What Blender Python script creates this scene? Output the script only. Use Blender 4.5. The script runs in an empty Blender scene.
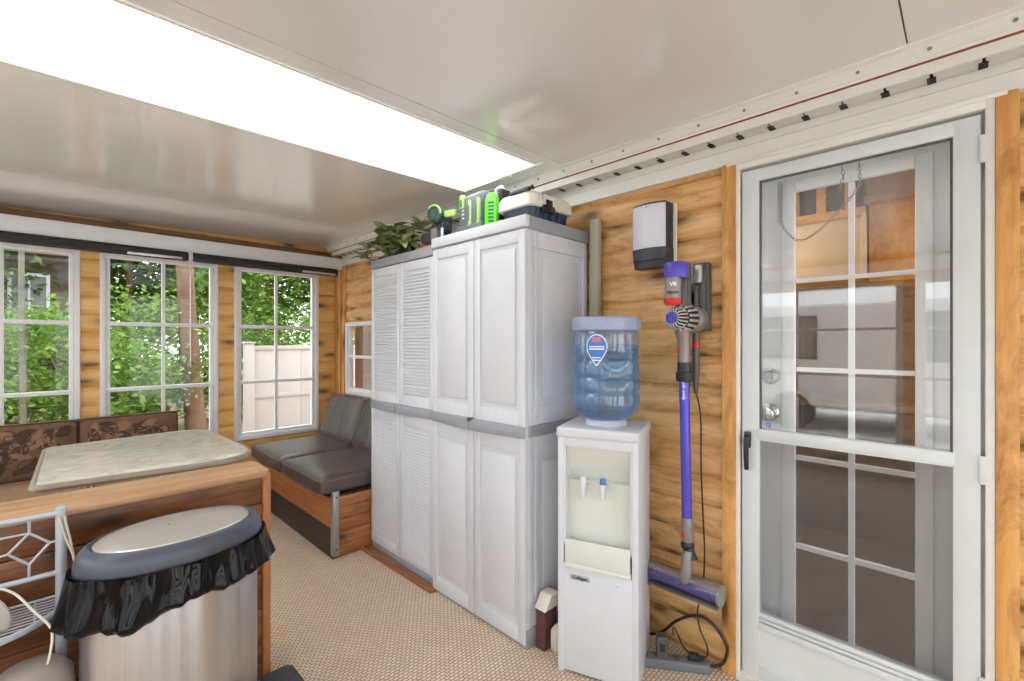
import bpy, bmesh, math, random
from mathutils import Vector, Matrix
random.seed(7)
R = math.radians
C = bpy.context.scene.collection
S = bpy.context.scene

# ------------------------------------------------------------------ camera, sky, exposure
cam = bpy.data.objects.new('camera', bpy.data.cameras.new('camera'))
C.objects.link(cam)
cam.location = (0, 0, 1.295)
cam.rotation_euler = (R(90), 0, R(-45.3))
cam.data.sensor_width = 36
cam.data.lens = 36 * 457 / 1024
cam.data.shift_y = 1.5 / 1024
cam.data.clip_start = 0.02
S.camera = cam
S.view_settings.view_transform = 'Standard'
S.view_settings.look = 'None'
S.view_settings.gamma = 1
S.view_settings.use_curve_mapping = False
S.view_settings.exposure = 1.22
S.cycles.use_denoising = True
S.cycles.max_bounces = 14
S.cycles.diffuse_bounces = 6
S.cycles.transparent_max_bounces = 24
S.cycles.transmission_bounces = 12
S.cycles.sample_clamp_indirect = 8

w = bpy.data.worlds.new('overcast_sky')
S.world = w
w.use_nodes = True
nt = w.node_tree
bg = nt.nodes['Background']
tc = nt.nodes.new('ShaderNodeTexCoord')
sp = nt.nodes.new('ShaderNodeSeparateXYZ')
rp = nt.nodes.new('ShaderNodeValToRGB')
nt.links.new(tc.outputs['Generated'], sp.inputs[0])
nt.links.new(sp.outputs['Z'], rp.inputs[0])
rp.color_ramp.elements[0].position = 0.0
rp.color_ramp.elements[0].color = (0.50, 0.52, 0.55, 1)
rp.color_ramp.elements[1].position = 1.0
rp.color_ramp.elements[1].color = (0.98, 1.0, 1.03, 1)
nt.links.new(rp.outputs[0], bg.inputs['Color'])
bg.inputs['Strength'].default_value = 3.0

# ------------------------------------------------------------------ materials
def lin(c):
    c = c / 255
    return c / 12.92 if c <= 0.04045 else ((c + 0.055) / 1.055) ** 2.4
def S3(r, g, b):
    return (lin(r), lin(g), lin(b), 1)

class NT:
    def __init__(s, m):
        s.t = m.node_tree; s.n = s.t.nodes; s.out = s.n['Material Output']; s.p = s.n.get('Principled BSDF')
    def new(s, typ, **kw):
        n = s.n.new('ShaderNode' + typ)
        for k, v in kw.items():
            if k in n.inputs: n.inputs[k].default_value = v
            else: setattr(n, k, v)
        return n
    def link(s, a, b): s.t.links.new(a, b)
    def coords(s, scale=(1, 1, 1), rot=(0, 0, 0)):
        t = s.new('TexCoord'); m = s.new('Mapping')
        m.inputs['Scale'].default_value = scale; m.inputs['Rotation'].default_value = rot
        s.link(t.outputs['Object'], m.inputs[0]); return m.outputs[0]
    def ramp(s, fac, stops):
        r = s.new('ValToRGB'); e = r.color_ramp.elements
        while len(e) < len(stops): e.new(0.5)
        for i, (p, c) in enumerate(stops):
            e[i].position = p; e[i].color = c
        s.link(fac, r.inputs[0]); return r.outputs[0]
    def mix(s, fac, a, b, mode='MIX'):
        m = s.new('Mix', data_type='RGBA', blend_type=mode)
        for i, v in ((0, fac), (6, a), (7, b)):
            if hasattr(v, 'is_output'): s.link(v, m.inputs[i])
            else: m.inputs[i].default_value = v
        return m.outputs[2]
    def math(s, op, a, b=0.0):
        m = s.new('Math', operation=op)
        for i, v in ((0, a), (1, b)):
            if hasattr(v, 'is_output'): s.link(v, m.inputs[i])
            else: m.inputs[i].default_value = v
        return m.outputs[0]
    def noise(s, vec, scale, detail=4, rough=0.55, dist=0.0):
        n = s.new('TexNoise', Scale=scale, Detail=detail, Roughness=rough, Distortion=dist)
        s.link(vec, n.inputs['Vector']); return n.outputs['Fac']
    def bump(s, h, strength=0.3, dist=0.01):
        b = s.new('Bump', Strength=strength, Distance=dist)
        s.link(h, b.inputs['Height']); s.link(b.outputs[0], s.p.inputs['Normal'])

def mat(name, col, rough=0.5, metal=0.0, var=0.06, scale=9, bump=0.0, bscale=60, spec=0.5, coat=0.0, stretch=(1, 1, 1)):
    m = bpy.data.materials.new(name); m.use_nodes = True; n = NT(m)
    p = n.p
    p.inputs['Roughness'].default_value = rough; p.inputs['Metallic'].default_value = metal
    p.inputs['Specular IOR Level'].default_value = spec
    p.inputs['Coat Weight'].default_value = coat
    v = n.coords(stretch)
    f = n.noise(v, scale)
    lo = tuple(max(0, c * (1 - var)) for c in col[:3]) + (1,)
    hi = tuple(min(1, c * (1 + var)) for c in col[:3]) + (1,)
    n.link(n.ramp(f, [(0.3, lo), (0.7, hi)]), p.inputs['Base Color'])
    if bump: n.bump(n.noise(v, bscale, 3), bump, 0.004)
    return m

def wood(name, c1, c2, c3, along='x', course=None, off=0.0, rough=0.45, knots=True, streak=0.5, across='z', vary=0.5, blotch=0.7):
    """sawn or planed wood; 'along' is the grain axis, 'course' the board height that changes its tone"""
    m = bpy.data.materials.new(name); m.use_nodes = True; n = NT(m); p = n.p
    sc = {'x': (0.9, 11, 11), 'y': (11, 0.9, 11), 'z': (11, 11, 0.9)}[along]
    t = n.new('TexCoord'); ob = t.outputs['Object']
    base = ob
    rnd = None
    if course:
        sx = n.new('SeparateXYZ'); n.link(ob, sx.inputs[0])
        i = n.math('FLOOR', n.math('DIVIDE', n.math('SUBTRACT', sx.outputs[across.upper()], off), course))
        wn = n.new('TexWhiteNoise', noise_dimensions='1D'); n.link(i, wn.inputs['W'])
        rnd = wn.outputs['Value']
        cx = n.new('CombineXYZ')
        for k in range(3): n.link(n.math('MULTIPLY', i, 3.17 + k), cx.inputs[k])
        ad = n.new('VectorMath', operation='ADD'); n.link(ob, ad.inputs[0]); n.link(cx.outputs[0], ad.inputs[1])
        base = ad.outputs[0]
    mp = n.new('Mapping'); mp.inputs['Scale'].default_value = sc; n.link(base, mp.inputs[0])
    g = n.noise(mp.outputs[0], 1.6, 6, 0.6, 0.6)
    col = n.ramp(g, [(0.25, c2), (0.5, c1), (0.78, c3)])
    g2 = n.noise(mp.outputs[0], 7, 3, 0.6)
    col = n.mix(n.ramp(g2, [(0.45, (0, 0, 0, 1)), (0.7, (streak,) * 3 + (1,))]), col, c2)
    if rnd is not None:
        col = n.mix(n.math('MULTIPLY', rnd, vary), col, n.mix(0.5, col, c2, 'MULTIPLY'))
    if knots:
        ax = {'x': 'XZ', 'y': 'YZ', 'z': 'ZY'}[along]
        s2 = n.new('SeparateXYZ'); n.link(base, s2.inputs[0])
        c2_ = n.new('CombineXYZ')
        n.link(n.math('MULTIPLY', s2.outputs[ax[0]], 3.0 if along != 'z' else 2.2), c2_.inputs[0])
        n.link(n.math('MULTIPLY', s2.outputs[ax[1]], 8.5), c2_.inputs[1])
        nz = n.new('TexNoise', Scale=2.2, Detail=3.0); n.link(c2_.outputs[0], nz.inputs['Vector'])
        dv = n.mix(0.16, c2_.outputs[0], nz.outputs['Color'])
        # weathered brown blotches, then knots
        bl = n.noise(c2_.outputs[0], 0.9, 6, 0.72, 1.6)
        col = n.mix(n.ramp(bl, [(0.48, (0, 0, 0, 1)), (0.66, (blotch,) * 3 + (1,))]), col, tuple(c * 0.55 for c in c2[:3]) + (1,))
        vo = n.new('TexVoronoi', Scale=0.8, voronoi_dimensions='2D'); n.link(dv, vo.inputs['Vector'])
        dark = tuple(c * 0.22 for c in c2[:3]) + (1,)
        k = n.ramp(vo.outputs['Distance'], [(0.045, (.95,) * 3 + (1,)), (0.08, (0.62,) * 3 + (1,)), (0.15, (0.22,) * 3 + (1,)), (0.26, (0, 0, 0, 1))])
        col = n.mix(k, col, dark)
    n.link(col, p.inputs['Base Color'])
    p.inputs['Roughness'].default_value = rough
    n.bump(g2, 0.12, 0.003)
    return m

def schlick(n, ior):
    f0 = ((ior - 1) / (ior + 1)) ** 2
    lw = n.new('LayerWeight', Blend=0.5)
    return n.math('ADD', f0, n.math('MULTIPLY', 1 - f0, n.math('POWER', lw.outputs['Facing'], 5.0)))
def glass(name, tint=(1, 1, 1, 1), ior=1.45, rough=0.0):
    m = bpy.data.materials.new(name); m.use_nodes = True; n = NT(m)
    n.n.remove(n.p)
    tr = n.new('BsdfTransparent', Color=tint); gl = n.new('BsdfGlossy', Roughness=rough)
    mx = n.new('MixShader')
    n.link(schlick(n, ior), mx.inputs[0]); n.link(tr.outputs[0], mx.inputs[1]); n.link(gl.outputs[0], mx.inputs[2])
    n.link(mx.outputs[0], n.out.inputs['Surface']); return m

M = {}
M['white'] = mat('white_vinyl', S3(226, 228, 230), 0.35, var=0.02)
M['inner_white'] = mat('white_inner_door', S3(238, 240, 242), 0.35, var=0.02)
M['door_white'] = mat('white_door_paint', S3(212, 216, 217), 0.35, var=0.02)
M['trimwhite'] = mat('off_white_aluminium', S3(225, 224, 218), 0.4, var=0.03, stretch=(1, 0.2, 8))
M['soffit'] = mat('soffit_metal', S3(208, 206, 202), 0.5, var=0.04, bump=0.3, bscale=260)
M['dark'] = mat('dark_gap', S3(38, 36, 34), 0.7)
M['rust'] = mat('rust_line', S3(140, 78, 52), 0.8, var=0.3, stretch=(1, 4, 1))
M['ceiling'] = mat('ceiling_panel', S3(216, 216, 216), 0.2, var=0.012, scale=1.5, spec=0.7, coat=0.5)
M['ceiling'].node_tree.nodes['Principled BSDF'].inputs['Coat Roughness'].default_value = 0.08
M['seam'] = mat('ceiling_seam', S3(110, 104, 98), 0.6)
PINE = (S3(232, 190, 130), S3(206, 152, 88), S3(242, 208, 154))
M['logs'] = wood('pine_log_siding', *PINE, along='y', course=0.1226, off=0.01, rough=0.4, streak=0.55)
ORG = (S3(232, 186, 114), S3(214, 158, 84), S3(240, 200, 134))
M['logs_far'] = wood('golden_log_siding', *ORG, along='x', course=0.1226, off=0.01, rough=0.4, blotch=.22, streak=.3, vary=.35)
M['pine_post'] = wood('pine_casing', S3(218, 162, 92), S3(192, 128, 62), S3(230, 182, 118), along='z', rough=0.4, streak=0.4)
M['strip_wood'] = wood('brown_strip', S3(130, 92, 58), S3(95, 64, 40), S3(150, 110, 74), along='x', knots=False)
M['stain'] = wood('stained_planks', S3(142, 88, 48), S3(90, 50, 24), S3(168, 112, 66), along='x', course=0.135, off=0.0, rough=0.4, streak=0.75, vary=0.8)
M['stain_end'] = wood('stained_end_board', S3(176, 112, 62), S3(140, 80, 40), S3(192, 130, 78), along='z', knots=False)
M['cap_wood'] = wood('worn_cap_board', S3(182, 144, 108), S3(156, 114, 78), S3(202, 168, 134), along='x', rough=0.5, knots=False)
M['bench_wood'] = wood('bench_planks', S3(180, 118, 66), S3(142, 84, 40), S3(200, 140, 88), along='x', course=0.075, off=0.0, knots=True)
M['bench_front'] = wood('bench_front_wood', S3(170, 108, 62), S3(136, 80, 42), S3(190, 130, 82), along='y', knots=False)
M['bench_black'] = mat('black_toe_board', S3(52, 44, 40), 0.5)
M['steel'] = mat('steel_post', S3(170, 168, 164), 0.35, 0.7)
M['glass'] = glass('window_glass')
M['vinyl_glass'] = glass('clear_window_film', (0.96, 0.97, 0.96, 1), 1.3)
M['storm_glass'] = glass('storm_door_glass', (0.98, 0.985, 0.985, 1), 1.85)
M['black_blind'] = mat('black_roller_fabric', S3(44, 40, 38), 0.6)
M['alu'] = mat('brushed_aluminium', S3(200, 200, 200), 0.35, 0.6)
M['ward'] = mat('white_resin', S3(208, 210, 216), 0.42, var=0.015)
M['ward_grey'] = mat('grey_resin', S3(148, 151, 159), 0.45, var=0.03)
M['cool_white'] = mat('white_cooler_steel', S3(206, 209, 215), 0.3, var=0.015)
M['cool_cream'] = mat('cream_cooler_plastic', S3(212, 214, 208), 0.35, var=0.015)
M['blue'] = mat('blue_plastic', S3(70, 120, 190), 0.3)
M['label_blue'] = mat('blue_label_film', S3(60, 120, 200), 0.35)
M['label_red'] = mat('red_label_film', S3(214, 110, 130), 0.4)
M['label_white'] = mat('white_label_print', S3(235, 240, 246), 0.4)
M['ink'] = mat('dark_ink', S3(50, 52, 60), 0.6)
M['badge'] = mat('silver_badge', S3(176, 178, 182), 0.35, 0.4)
M['black'] = mat('black_plastic', S3(34, 34, 36), 0.35)
M['dgrey'] = mat('dark_grey_plastic', S3(84, 82, 82), 0.35)
M['mgrey'] = mat('metallic_grey_plastic', S3(138, 132, 128), 0.3, 0.3)
M['purple'] = mat('violet_plastic', S3(82, 70, 180), 0.3)
M['wand'] = mat('violet_metal_tube', S3(88, 82, 200), 0.25, 0.35)
M['red'] = mat('red_plastic', S3(205, 40, 40), 0.35)
M['bin'] = glass('smoked_bin_plastic', (0.86, 0.85, 0.92, 1), 1.5)
M['head'] = mat('violet_roller_fabric', S3(108, 100, 152), 0.4, var=0.2, stretch=(1, 6, 1))
M['screen'] = None
M['leather'] = mat('grey_leather', S3(86, 76, 75), 0.36, var=0.1, scale=14, bump=0.12, bscale=140)
M['piping'] = mat('grey_piping', S3(104, 94, 92), 0.45)
M['fab'] = mat('brown_upholstery', S3(116, 88, 66), 0.85, var=0.15, scale=30, bump=0.2, bscale=300)
M['fab_dark'] = mat('dark_leaf_pattern', S3(76, 54, 42), 0.85, var=0.1)
M['fab_light'] = mat('tan_leaf_pattern', S3(146, 114, 88), 0.85, var=0.1)
M['fab_seat'] = mat('tan_seat_fabric', S3(140, 108, 80), 0.85, var=0.15, scale=40, bump=0.2, bscale=300)
M['chrome'] = mat('chrome', S3(205, 205, 205), 0.18, 1.0)
M['rim'] = mat('slate_grey_plastic', S3(70, 74, 84), 0.36)
M['rack'] = mat('grey_powder_coat', S3(176, 182, 190), 0.4, 0.2)
M['rope'] = mat('beige_twine', S3(190, 178, 160), 0.9, bump=0.4)
M['rag'] = mat('grey_white_rag', S3(196, 190, 182), 0.95, var=0.12, bump=0.4, bscale=200)
M['shag'] = mat('dark_grey_pile', S3(72, 74, 80), 1.0, var=0.35, scale=160, bump=0.8, bscale=260)
M['stone'] = mat('grey_felt', S3(150, 138, 132), 0.9, bump=0.3)
M['plank'] = mat('grey_green_board', S3(176, 172, 154), 0.6, var=0.05)
M['lime'] = mat('lime_plastic', S3(96, 220, 40), 0.4)
M['lime_pale'] = mat('pale_lime_plastic', S3(168, 224, 110), 0.4)
M['toolgrey'] = mat('tool_grey_plastic', S3(104, 108, 112), 0.4)
M['toolgreen'] = mat('dark_green_grey_plastic', S3(66, 84, 78), 0.35)
M['tlight'] = mat('light_grey_plastic', S3(206, 208, 212), 0.4)
M['navy'] = mat('navy_plastic', S3(48, 62, 88), 0.35)
M['cream'] = mat('cream_plastic', S3(226, 220, 206), 0.45)
M['leaf'] = mat('variegated_leaf', S3(124, 134, 86), 0.5, var=0.5, scale=38)
M['leaf_pale'] = mat('pale_leaf', S3(176, 184, 120), 0.5, var=0.4, scale=38)
M['stem'] = mat('leaf_stem', S3(96, 86, 52), 0.7)
M['orange'] = mat('orange_card', S3(226, 130, 84), 0.6)
M['broom'] = mat('maroon_bristle', S3(92, 56, 54), 0.8, var=0.3, stretch=(30, 30, 1), bump=0.6, bscale=20)
M['boxgrey'] = mat('charcoal_plastic', S3(52, 54, 66), 0.4)
M['boxwhite'] = mat('silver_white_plastic', S3(206, 206, 216), 0.35)
M['strip_grey'] = mat('grey_strip_plastic', S3(108, 112, 116), 0.5)
M['zinc'] = mat('zinc_spring', S3(140, 142, 140), 0.35, 0.8)
M['amber'] = wood('amber_cabinet', S3(222, 162, 74), S3(192, 124, 46), S3(232, 182, 100), along='x', rough=0.4, knots=False)
M['beige_panel'] = mat('beige_panel', S3(214, 190, 150), 0.5, var=0.06)
M['brownint'] = mat('brown_interior_wall', S3(120, 88, 60), 0.6, var=0.2, scale=3)
M['darkint'] = mat('dark_interior', S3(66, 56, 50), 0.7, var=0.2, scale=3)
M['valance'] = mat('taupe_valance', S3(160, 132, 110), 0.8, var=0.15, stretch=(1, 14, 1))
M['vfence'] = mat('white_vinyl_fence', S3(158, 150, 146), 0.5, var=0.02)
M['bark'] = mat('pine_bark', S3(100, 74, 58), 0.9, var=0.35, scale=5, bump=0.8, bscale=14, stretch=(1, 1, 0.25))
M['bark_pale'] = mat('poplar_bark', S3(92, 90, 76), 0.9, var=0.25, scale=8)
M['ground'] = mat('sandy_ground', S3(150, 132, 108), 1.0, var=0.2, scale=0.8)
M['bounce_ground'] = mat('pale_bounce_ground', S3(214, 212, 208), 1.0, var=0.3, scale=3)  # unseen ground outside, made pale to bounce light up to the ceiling
M['cabin'] = mat('brown_cabin_siding', S3(96, 74, 60), 0.8, var=0.1, stretch=(1, 1, 6))
M['cabinwin'] = mat('cabin_window_pane', S3(110, 116, 116), 0.2)
M['trailer'] = mat('white_trailer_siding', S3(200, 198, 196), 0.5, var=0.02)
M['greyroof'] = mat('grey_roofing', S3(130, 122, 116), 0.8)

def leafmat(name, a, b, c):
    m = bpy.data.materials.new(name); m.use_nodes = True; n = NT(m)
    v = n.coords(); f = n.noise(v, 2.4, 5, 0.7)
    col = n.ramp(f, [(0.3, a), (0.5, b), (0.72, c)])
    n.link(col, n.p.inputs['Base Color']); n.p.inputs['Roughness'].default_value = 0.6
    tl = n.new('BsdfTranslucent'); n.link(col, tl.inputs['Color'])
    mx = n.new('MixShader'); mx.inputs[0].default_value = 0.35
    n.link(n.p.outputs[0], mx.inputs[1]); n.link(tl.outputs[0], mx.inputs[2])
    n.link(mx.outputs[0], n.out.inputs['Surface']); return m
M['fol1'] = leafmat('bright_foliage', S3(67, 99, 33), S3(103, 138, 50), S3(154, 181, 78))
M['fol2'] = leafmat('mid_foliage', S3(56, 82, 33), S3(86, 117, 45), S3(133, 160, 73))
M['fol3'] = leafmat('dark_foliage', S3(41, 63, 27), S3(64, 93, 40), S3(103, 130, 60))

ANISO = 0.25
def special():
    # translucent skylight sheet
    m = bpy.data.materials.new('translucent_skylight_sheet'); m.use_nodes = True; n = NT(m)
    v = n.coords((1, 9, 1)); f = n.noise(v, 3, 6, 0.65)
    col = n.ramp(f, [(0.25, (0.70, 0.70, 0.69, 1)), (0.6, (0.86, 0.86, 0.85, 1))])
    tl = n.new('BsdfTranslucent'); n.link(col, tl.inputs[0])
    n.p.inputs['Roughness'].default_value = 0.3; n.p.inputs['Base Color'].default_value = (0.8, 0.8, 0.8, 1)
    mx = n.new('MixShader'); mx.inputs[0].default_value = 0.12
    n.link(tl.outputs[0], mx.inputs[1]); n.link(n.p.outputs[0], mx.inputs[2]); n.link(mx.outputs[0], n.out.inputs['Surface'])
    M['skylight'] = m
    # insect screen
    m = bpy.data.materials.new('insect_screen'); m.use_nodes = True; n = NT(m)
    n.p.inputs['Base Color'].default_value = S3(70, 72, 76); n.p.inputs['Roughness'].default_value = 0.9
    tr = n.new('BsdfTransparent'); mx = n.new('MixShader'); mx.inputs[0].default_value = 0.17
    n.link(tr.outputs[0], mx.inputs[1]); n.link(n.p.outputs[0], mx.inputs[2]); n.link(mx.outputs[0], n.out.inputs['Surface'])
    M['screen'] = m
    # woven carpet
    m = bpy.data.materials.new('woven_beige_carpet'); m.use_nodes = True; n = NT(m)
    v = n.coords((1, 1, 1), (0, 0, R(0)))
    b = n.new('TexBrick', Scale=1.0); n.link(v, b.inputs['Vector'])
    b.inputs['Color1'].default_value = S3(230, 212, 192); b.inputs['Color2'].default_value = S3(216, 196, 176)
    b.inputs['Mortar'].default_value = S3(156, 130, 110)
    b.inputs['Mortar Size'].default_value = 0.0028; b.inputs['Mortar Smooth'].default_value = 0.6
    b.inputs['Brick Width'].default_value = 0.022; b.inputs['Row Height'].default_value = 0.015
    g = n.noise(v, 1.3, 4); 
    col = n.mix(n.ramp(g, [(0.35, (0, 0, 0, 1)), (0.75, (0.35,) * 3 + (1,))]), b.outputs['Color'], S3(186, 158, 132))
    n.link(col, n.p.inputs['Base Color']); n.p.inputs['Roughness'].default_value = 0.95
    n.p.inputs['Specular IOR Level'].default_value = 0.1
    inv = n.math('SUBTRACT', 1.0, b.outputs['Fac']); n.bump(inv, 0.5, 0.004)
    M['carpet'] = m
    # mottled stone-pattern laminate
    m = bpy.data.materials.new('mottled_laminate'); m.use_nodes = True; n = NT(m)
    v = n.coords(); f = n.noise(v, 9, 8, 0.75, 1.2)
    col = n.ramp(f, [(0.3, S3(178, 172, 160)), (0.5, S3(206, 200, 188)), (0.7, S3(222, 218, 208))])
    n.link(col, n.p.inputs['Base Color']); n.p.inputs['Roughness'].default_value = 0.22
    M['laminate'] = m
    # brushed stainless steel, vertical grain
    m = bpy.data.materials.new('brushed_stainless'); m.use_nodes = True; n = NT(m)
    v = n.coords((90, 90, .4)); f = n.noise(v, 3, 3)
    n.link(n.ramp(f, [(0.3, (0.50, 0.51, 0.53, 1)), (0.7, (0.56, 0.57, 0.59, 1))]), n.p.inputs['Base Color'])
    n.p.inputs['Metallic'].default_value = 1; n.p.inputs['Roughness'].default_value = 0.30
    n.p.inputs['Anisotropic'].default_value = 0.9; n.p.inputs['Anisotropic Rotation'].default_value = ANISO
    tg = n.new('Tangent', direction_type='RADIAL', axis='Z'); n.link(tg.outputs[0], n.p.inputs['Tangent'])
    M['stainless'] = m
    m = bpy.data.materials.new('satin_steel_lid'); m.use_nodes = True; n = NT(m)
    v = n.coords((3, 60, 3)); f = n.noise(v, 3, 3)
    n.link(n.ramp(f, [(0.3, (0.66, 0.63, 0.60, 1)), (0.7, (0.74, 0.71, 0.68, 1))]), n.p.inputs['Base Color'])
    n.p.inputs['Metallic'].default_value = 0.7; n.p.inputs['Roughness'].default_value = 0.36
    M['lidsteel'] = m
    # crinkled bin liner
    m = bpy.data.materials.new('black_liner_film'); m.use_nodes = True; n = NT(m)
    v = n.coords((1, 1, 0.5)); tn = n.new('TexNoise', noise_type='RIDGED_MULTIFRACTAL', Scale=9.0, Detail=2.0, Distortion=1.2); n.link(v, tn.inputs['Vector']); f = tn.outputs['Fac']
    n.p.inputs['Base Color'].default_value = (0.004, 0.004, 0.005, 1); n.p.inputs['Roughness'].default_value = 0.10; n.p.inputs['Specular IOR Level'].default_value = 0.22
    n.bump(f, 0.5, 0.015)
    M['liner'] = m
    # water bottle: tinted plastic skin and water
    m = bpy.data.materials.new('blue_tinted_bottle'); m.use_nodes = True; n = NT(m)
    n.n.remove(n.p)
    tr = n.new('BsdfTransparent', Color=(0.91, 0.96, 0.99, 1)); gl = n.new('BsdfGlossy', Roughness=0.05)
    mx = n.new('MixShader')
    n.link(schlick(n, 1.9), mx.inputs[0])
    df = n.new('BsdfTranslucent', Color=(0.36, 0.62, 0.95, 1)); d2 = n.new('BsdfDiffuse', Color=(0.30, 0.55, 0.90, 1)); ms = n.new('MixShader'); mt2 = n.new('MixShader')
    ms.inputs[0].default_value = .5; n.link(df.outputs[0], ms.inputs[1]); n.link(d2.outputs[0], ms.inputs[2])
    mt2.inputs[0].default_value = .22; n.link(tr.outputs[0], mt2.inputs[1]); n.link(ms.outputs[0], mt2.inputs[2]); n.link(mt2.outputs[0], mx.inputs[1]); n.link(gl.outputs[0], mx.inputs[2])
    n.link(mx.outputs[0], n.out.inputs['Surface']); M['bottle'] = m
    m = bpy.data.materials.new('drinking_water'); m.use_nodes = True; n = NT(m)
    n.n.remove(n.p)
    tr = n.new('BsdfTransparent', Color=(0.60, 0.83, 1.0, 1)); gl = n.new('BsdfGlass', Color=(0.76, 0.90, 1.0, 1), IOR=1.18)
    mx = n.new('MixShader'); mx.inputs[0].default_value = .35
    n.link(tr.outputs[0], mx.inputs[1]); n.link(gl.outputs[0], mx.inputs[2])
    n.link(mx.outputs[0], n.out.inputs['Surface']); M['water'] = m
special()

# ------------------------------------------------------------------ mesh builder
class MB:
    def __init__(s): s.v = []; s.f = []; s.m = []; s.cur = 0; s.nb = -1
    def mark(s): return (len(s.v), len(s.f))
    def add(s, vs, fs):
        b = len(s.v); s.v += [Vector(v) for v in vs]
        for f in fs: s.f.append(tuple(b + i for i in f)); s.m.append(s.cur)
    def xf(s, mk, mt):
        for i in range(mk[0], len(s.v)): s.v[i] = mt @ s.v[i]
        return s
    def bevel(s, mk, wd, seg=2, ang=30):
        v0, f0 = mk
        bm = bmesh.new(); vs = [bm.verts.new(v) for v in s.v[v0:]]
        for f in s.f[f0:]:
            try: bm.faces.new([vs[i - v0] for i in f])
            except ValueError: pass
        bmesh.ops.recalc_face_normals(bm, faces=bm.faces)
        es = [e for e in bm.edges if len(e.link_faces) == 2 and e.calc_face_angle(0) > R(ang)]
        bmesh.ops.bevel(bm, geom=es, offset=wd, segments=seg, profile=0.5, affect='EDGES', clamp_overlap=True)
        bm.verts.index_update()
        s.v = s.v[:v0] + [v.co.copy() for v in bm.verts]
        s.m = s.m[:f0]; s.f = s.f[:f0]
        for f in bm.faces: s.f.append(tuple(v0 + v.index for v in f.verts)); s.m.append(s.cur)
        bm.free(); return s
    def box(s, lo, hi, bev=0, seg=2):
        mk = s.mark(); (a, b, c), (d, e, f) = lo, hi
        s.nb = (s.nb + 1) % 7; q = .00022 * s.nb      # no two boards exactly flush
        if min(d - a, e - b, f - c) > .004: a += q; b += q; c += q; d -= q; e -= q; f -= q
        s.add([(a, b, c), (d, b, c), (d, e, c), (a, e, c), (a, b, f), (d, b, f), (d, e, f), (a, e, f)],
              [(0, 3, 2, 1), (4, 5, 6, 7), (0, 1, 5, 4), (1, 2, 6, 5), (2, 3, 7, 6), (3, 0, 4, 7)])
        if bev: s.bevel(mk, bev, seg)
        return s
    def prism(s, poly, axis, a, b, bev=0, seg=2, ang=30):
        mk = s.mark(); n = len(poly)
        def P(u, v, t):
            return {'x': (t, u, v), 'y': (u, t, v), 'z': (u, v, t)}[axis]
        s.add([P(u, v, a) for u, v in poly] + [P(u, v, b) for u, v in poly],
              [tuple(range(n - 1, -1, -1)), tuple(range(n, 2 * n))] + [(i, (i + 1) % n, n + (i + 1) % n, n + i) for i in range(n)])
        if bev: s.bevel(mk, bev, seg, ang)
        return s
    def cyl(s, p0, p1, r0, r1=None, n=16, bev=0):
        mk = s.mark()
        r1 = r0 if r1 is None else r1; p0 = Vector(p0); p1 = Vector(p1); d = (p1 - p0).normalized()
        u = d.orthogonal().normalized(); v = d.cross(u)
        cs = [(math.cos(2 * math.pi * i / n), math.sin(2 * math.pi * i / n)) for i in range(n)]
        s.add([p0 + r0 * (c * u + q * v) for c, q in cs] + [p1 + r1 * (c * u + q * v) for c, q in cs],
              [tuple(range(n - 1, -1, -1)), tuple(range(n, 2 * n))] + [(i, (i + 1) % n, n + (i + 1) % n, n + i) for i in range(n)])
        if bev: s.bevel(mk, bev, 2, 50)
        return s
    def tube(s, pts, r, n=8, closed=False):
        pts = [Vector(p) for p in pts]; L = len(pts); rings = []
        u = None
        for i, p in enumerate(pts):
            if closed: d = pts[(i + 1) % L] - pts[i - 1]
            else: d = pts[min(i + 1, L - 1)] - pts[max(i - 1, 0)]
            d.normalize()
            u = d.orthogonal() if u is None else u - d * u.dot(d)
            u.normalize(); v = d.cross(u); rr = r[i] if isinstance(r, (list, tuple)) else r
            rings.append([p + rr * (math.cos(2 * math.pi * k / n) * u + math.sin(2 * math.pi * k / n) * v) for k in range(n)])
        vs = [q for g in rings for q in g]; fs = []
        for i in range(L if closed else L - 1):
            j = (i + 1) % L
            for k in range(n): fs.append((i * n + k, i * n + (k + 1) % n, j * n + (k + 1) % n, j * n + k))
        if not closed: fs += [tuple(range(n - 1, -1, -1)), tuple((L - 1) * n + k for k in range(n))]
        s.add(vs, fs); return s
    def lathe(s, prof, c=(0, 0), n=40, sx=1, sy=1, close=True):
        L = len(prof); vs = []; fs = []
        for r, z in prof:
            for k in range(n):
                a = 2 * math.pi * k / n; vs.append((c[0] + sx * r * math.cos(a), c[1] + sy * r * math.sin(a), z))
        for i in range(L - 1):
            for k in range(n): fs.append((i * n + k, i * n + (k + 1) % n, (i + 1) * n + (k + 1) % n, (i + 1) * n + k))
        if close: fs += [tuple(range(n - 1, -1, -1)), tuple((L - 1) * n + k for k in range(n))]
        s.add(vs, fs); return s
    def surf(s, fn, nu, nv, cu=False):
        vs = [fn(i / (nu if cu else nu - 1), j / (nv - 1)) for i in range(nu) for j in range(nv)]
        fs = []
        for i in range(nu if cu else nu - 1):
            k = (i + 1) % nu
            for j in range(nv - 1): fs.append((i * nv + j, k * nv + j, k * nv + j + 1, i * nv + j + 1))
        s.add(vs, fs); return s
    def ball(s, c, rx, ry=None, rz=None, n=18, m=10):
        ry = ry or rx; rz = rz or rx
        pr = [(max(1e-4, math.sin(math.pi * i / m)), -math.cos(math.pi * i / m)) for i in range(m + 1)]
        mk = s.mark(); s.lathe(pr, n=n)
        return s.xf(mk, Matrix.Translation(c) @ Matrix.Diagonal((rx, ry, rz, 1)))
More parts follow.
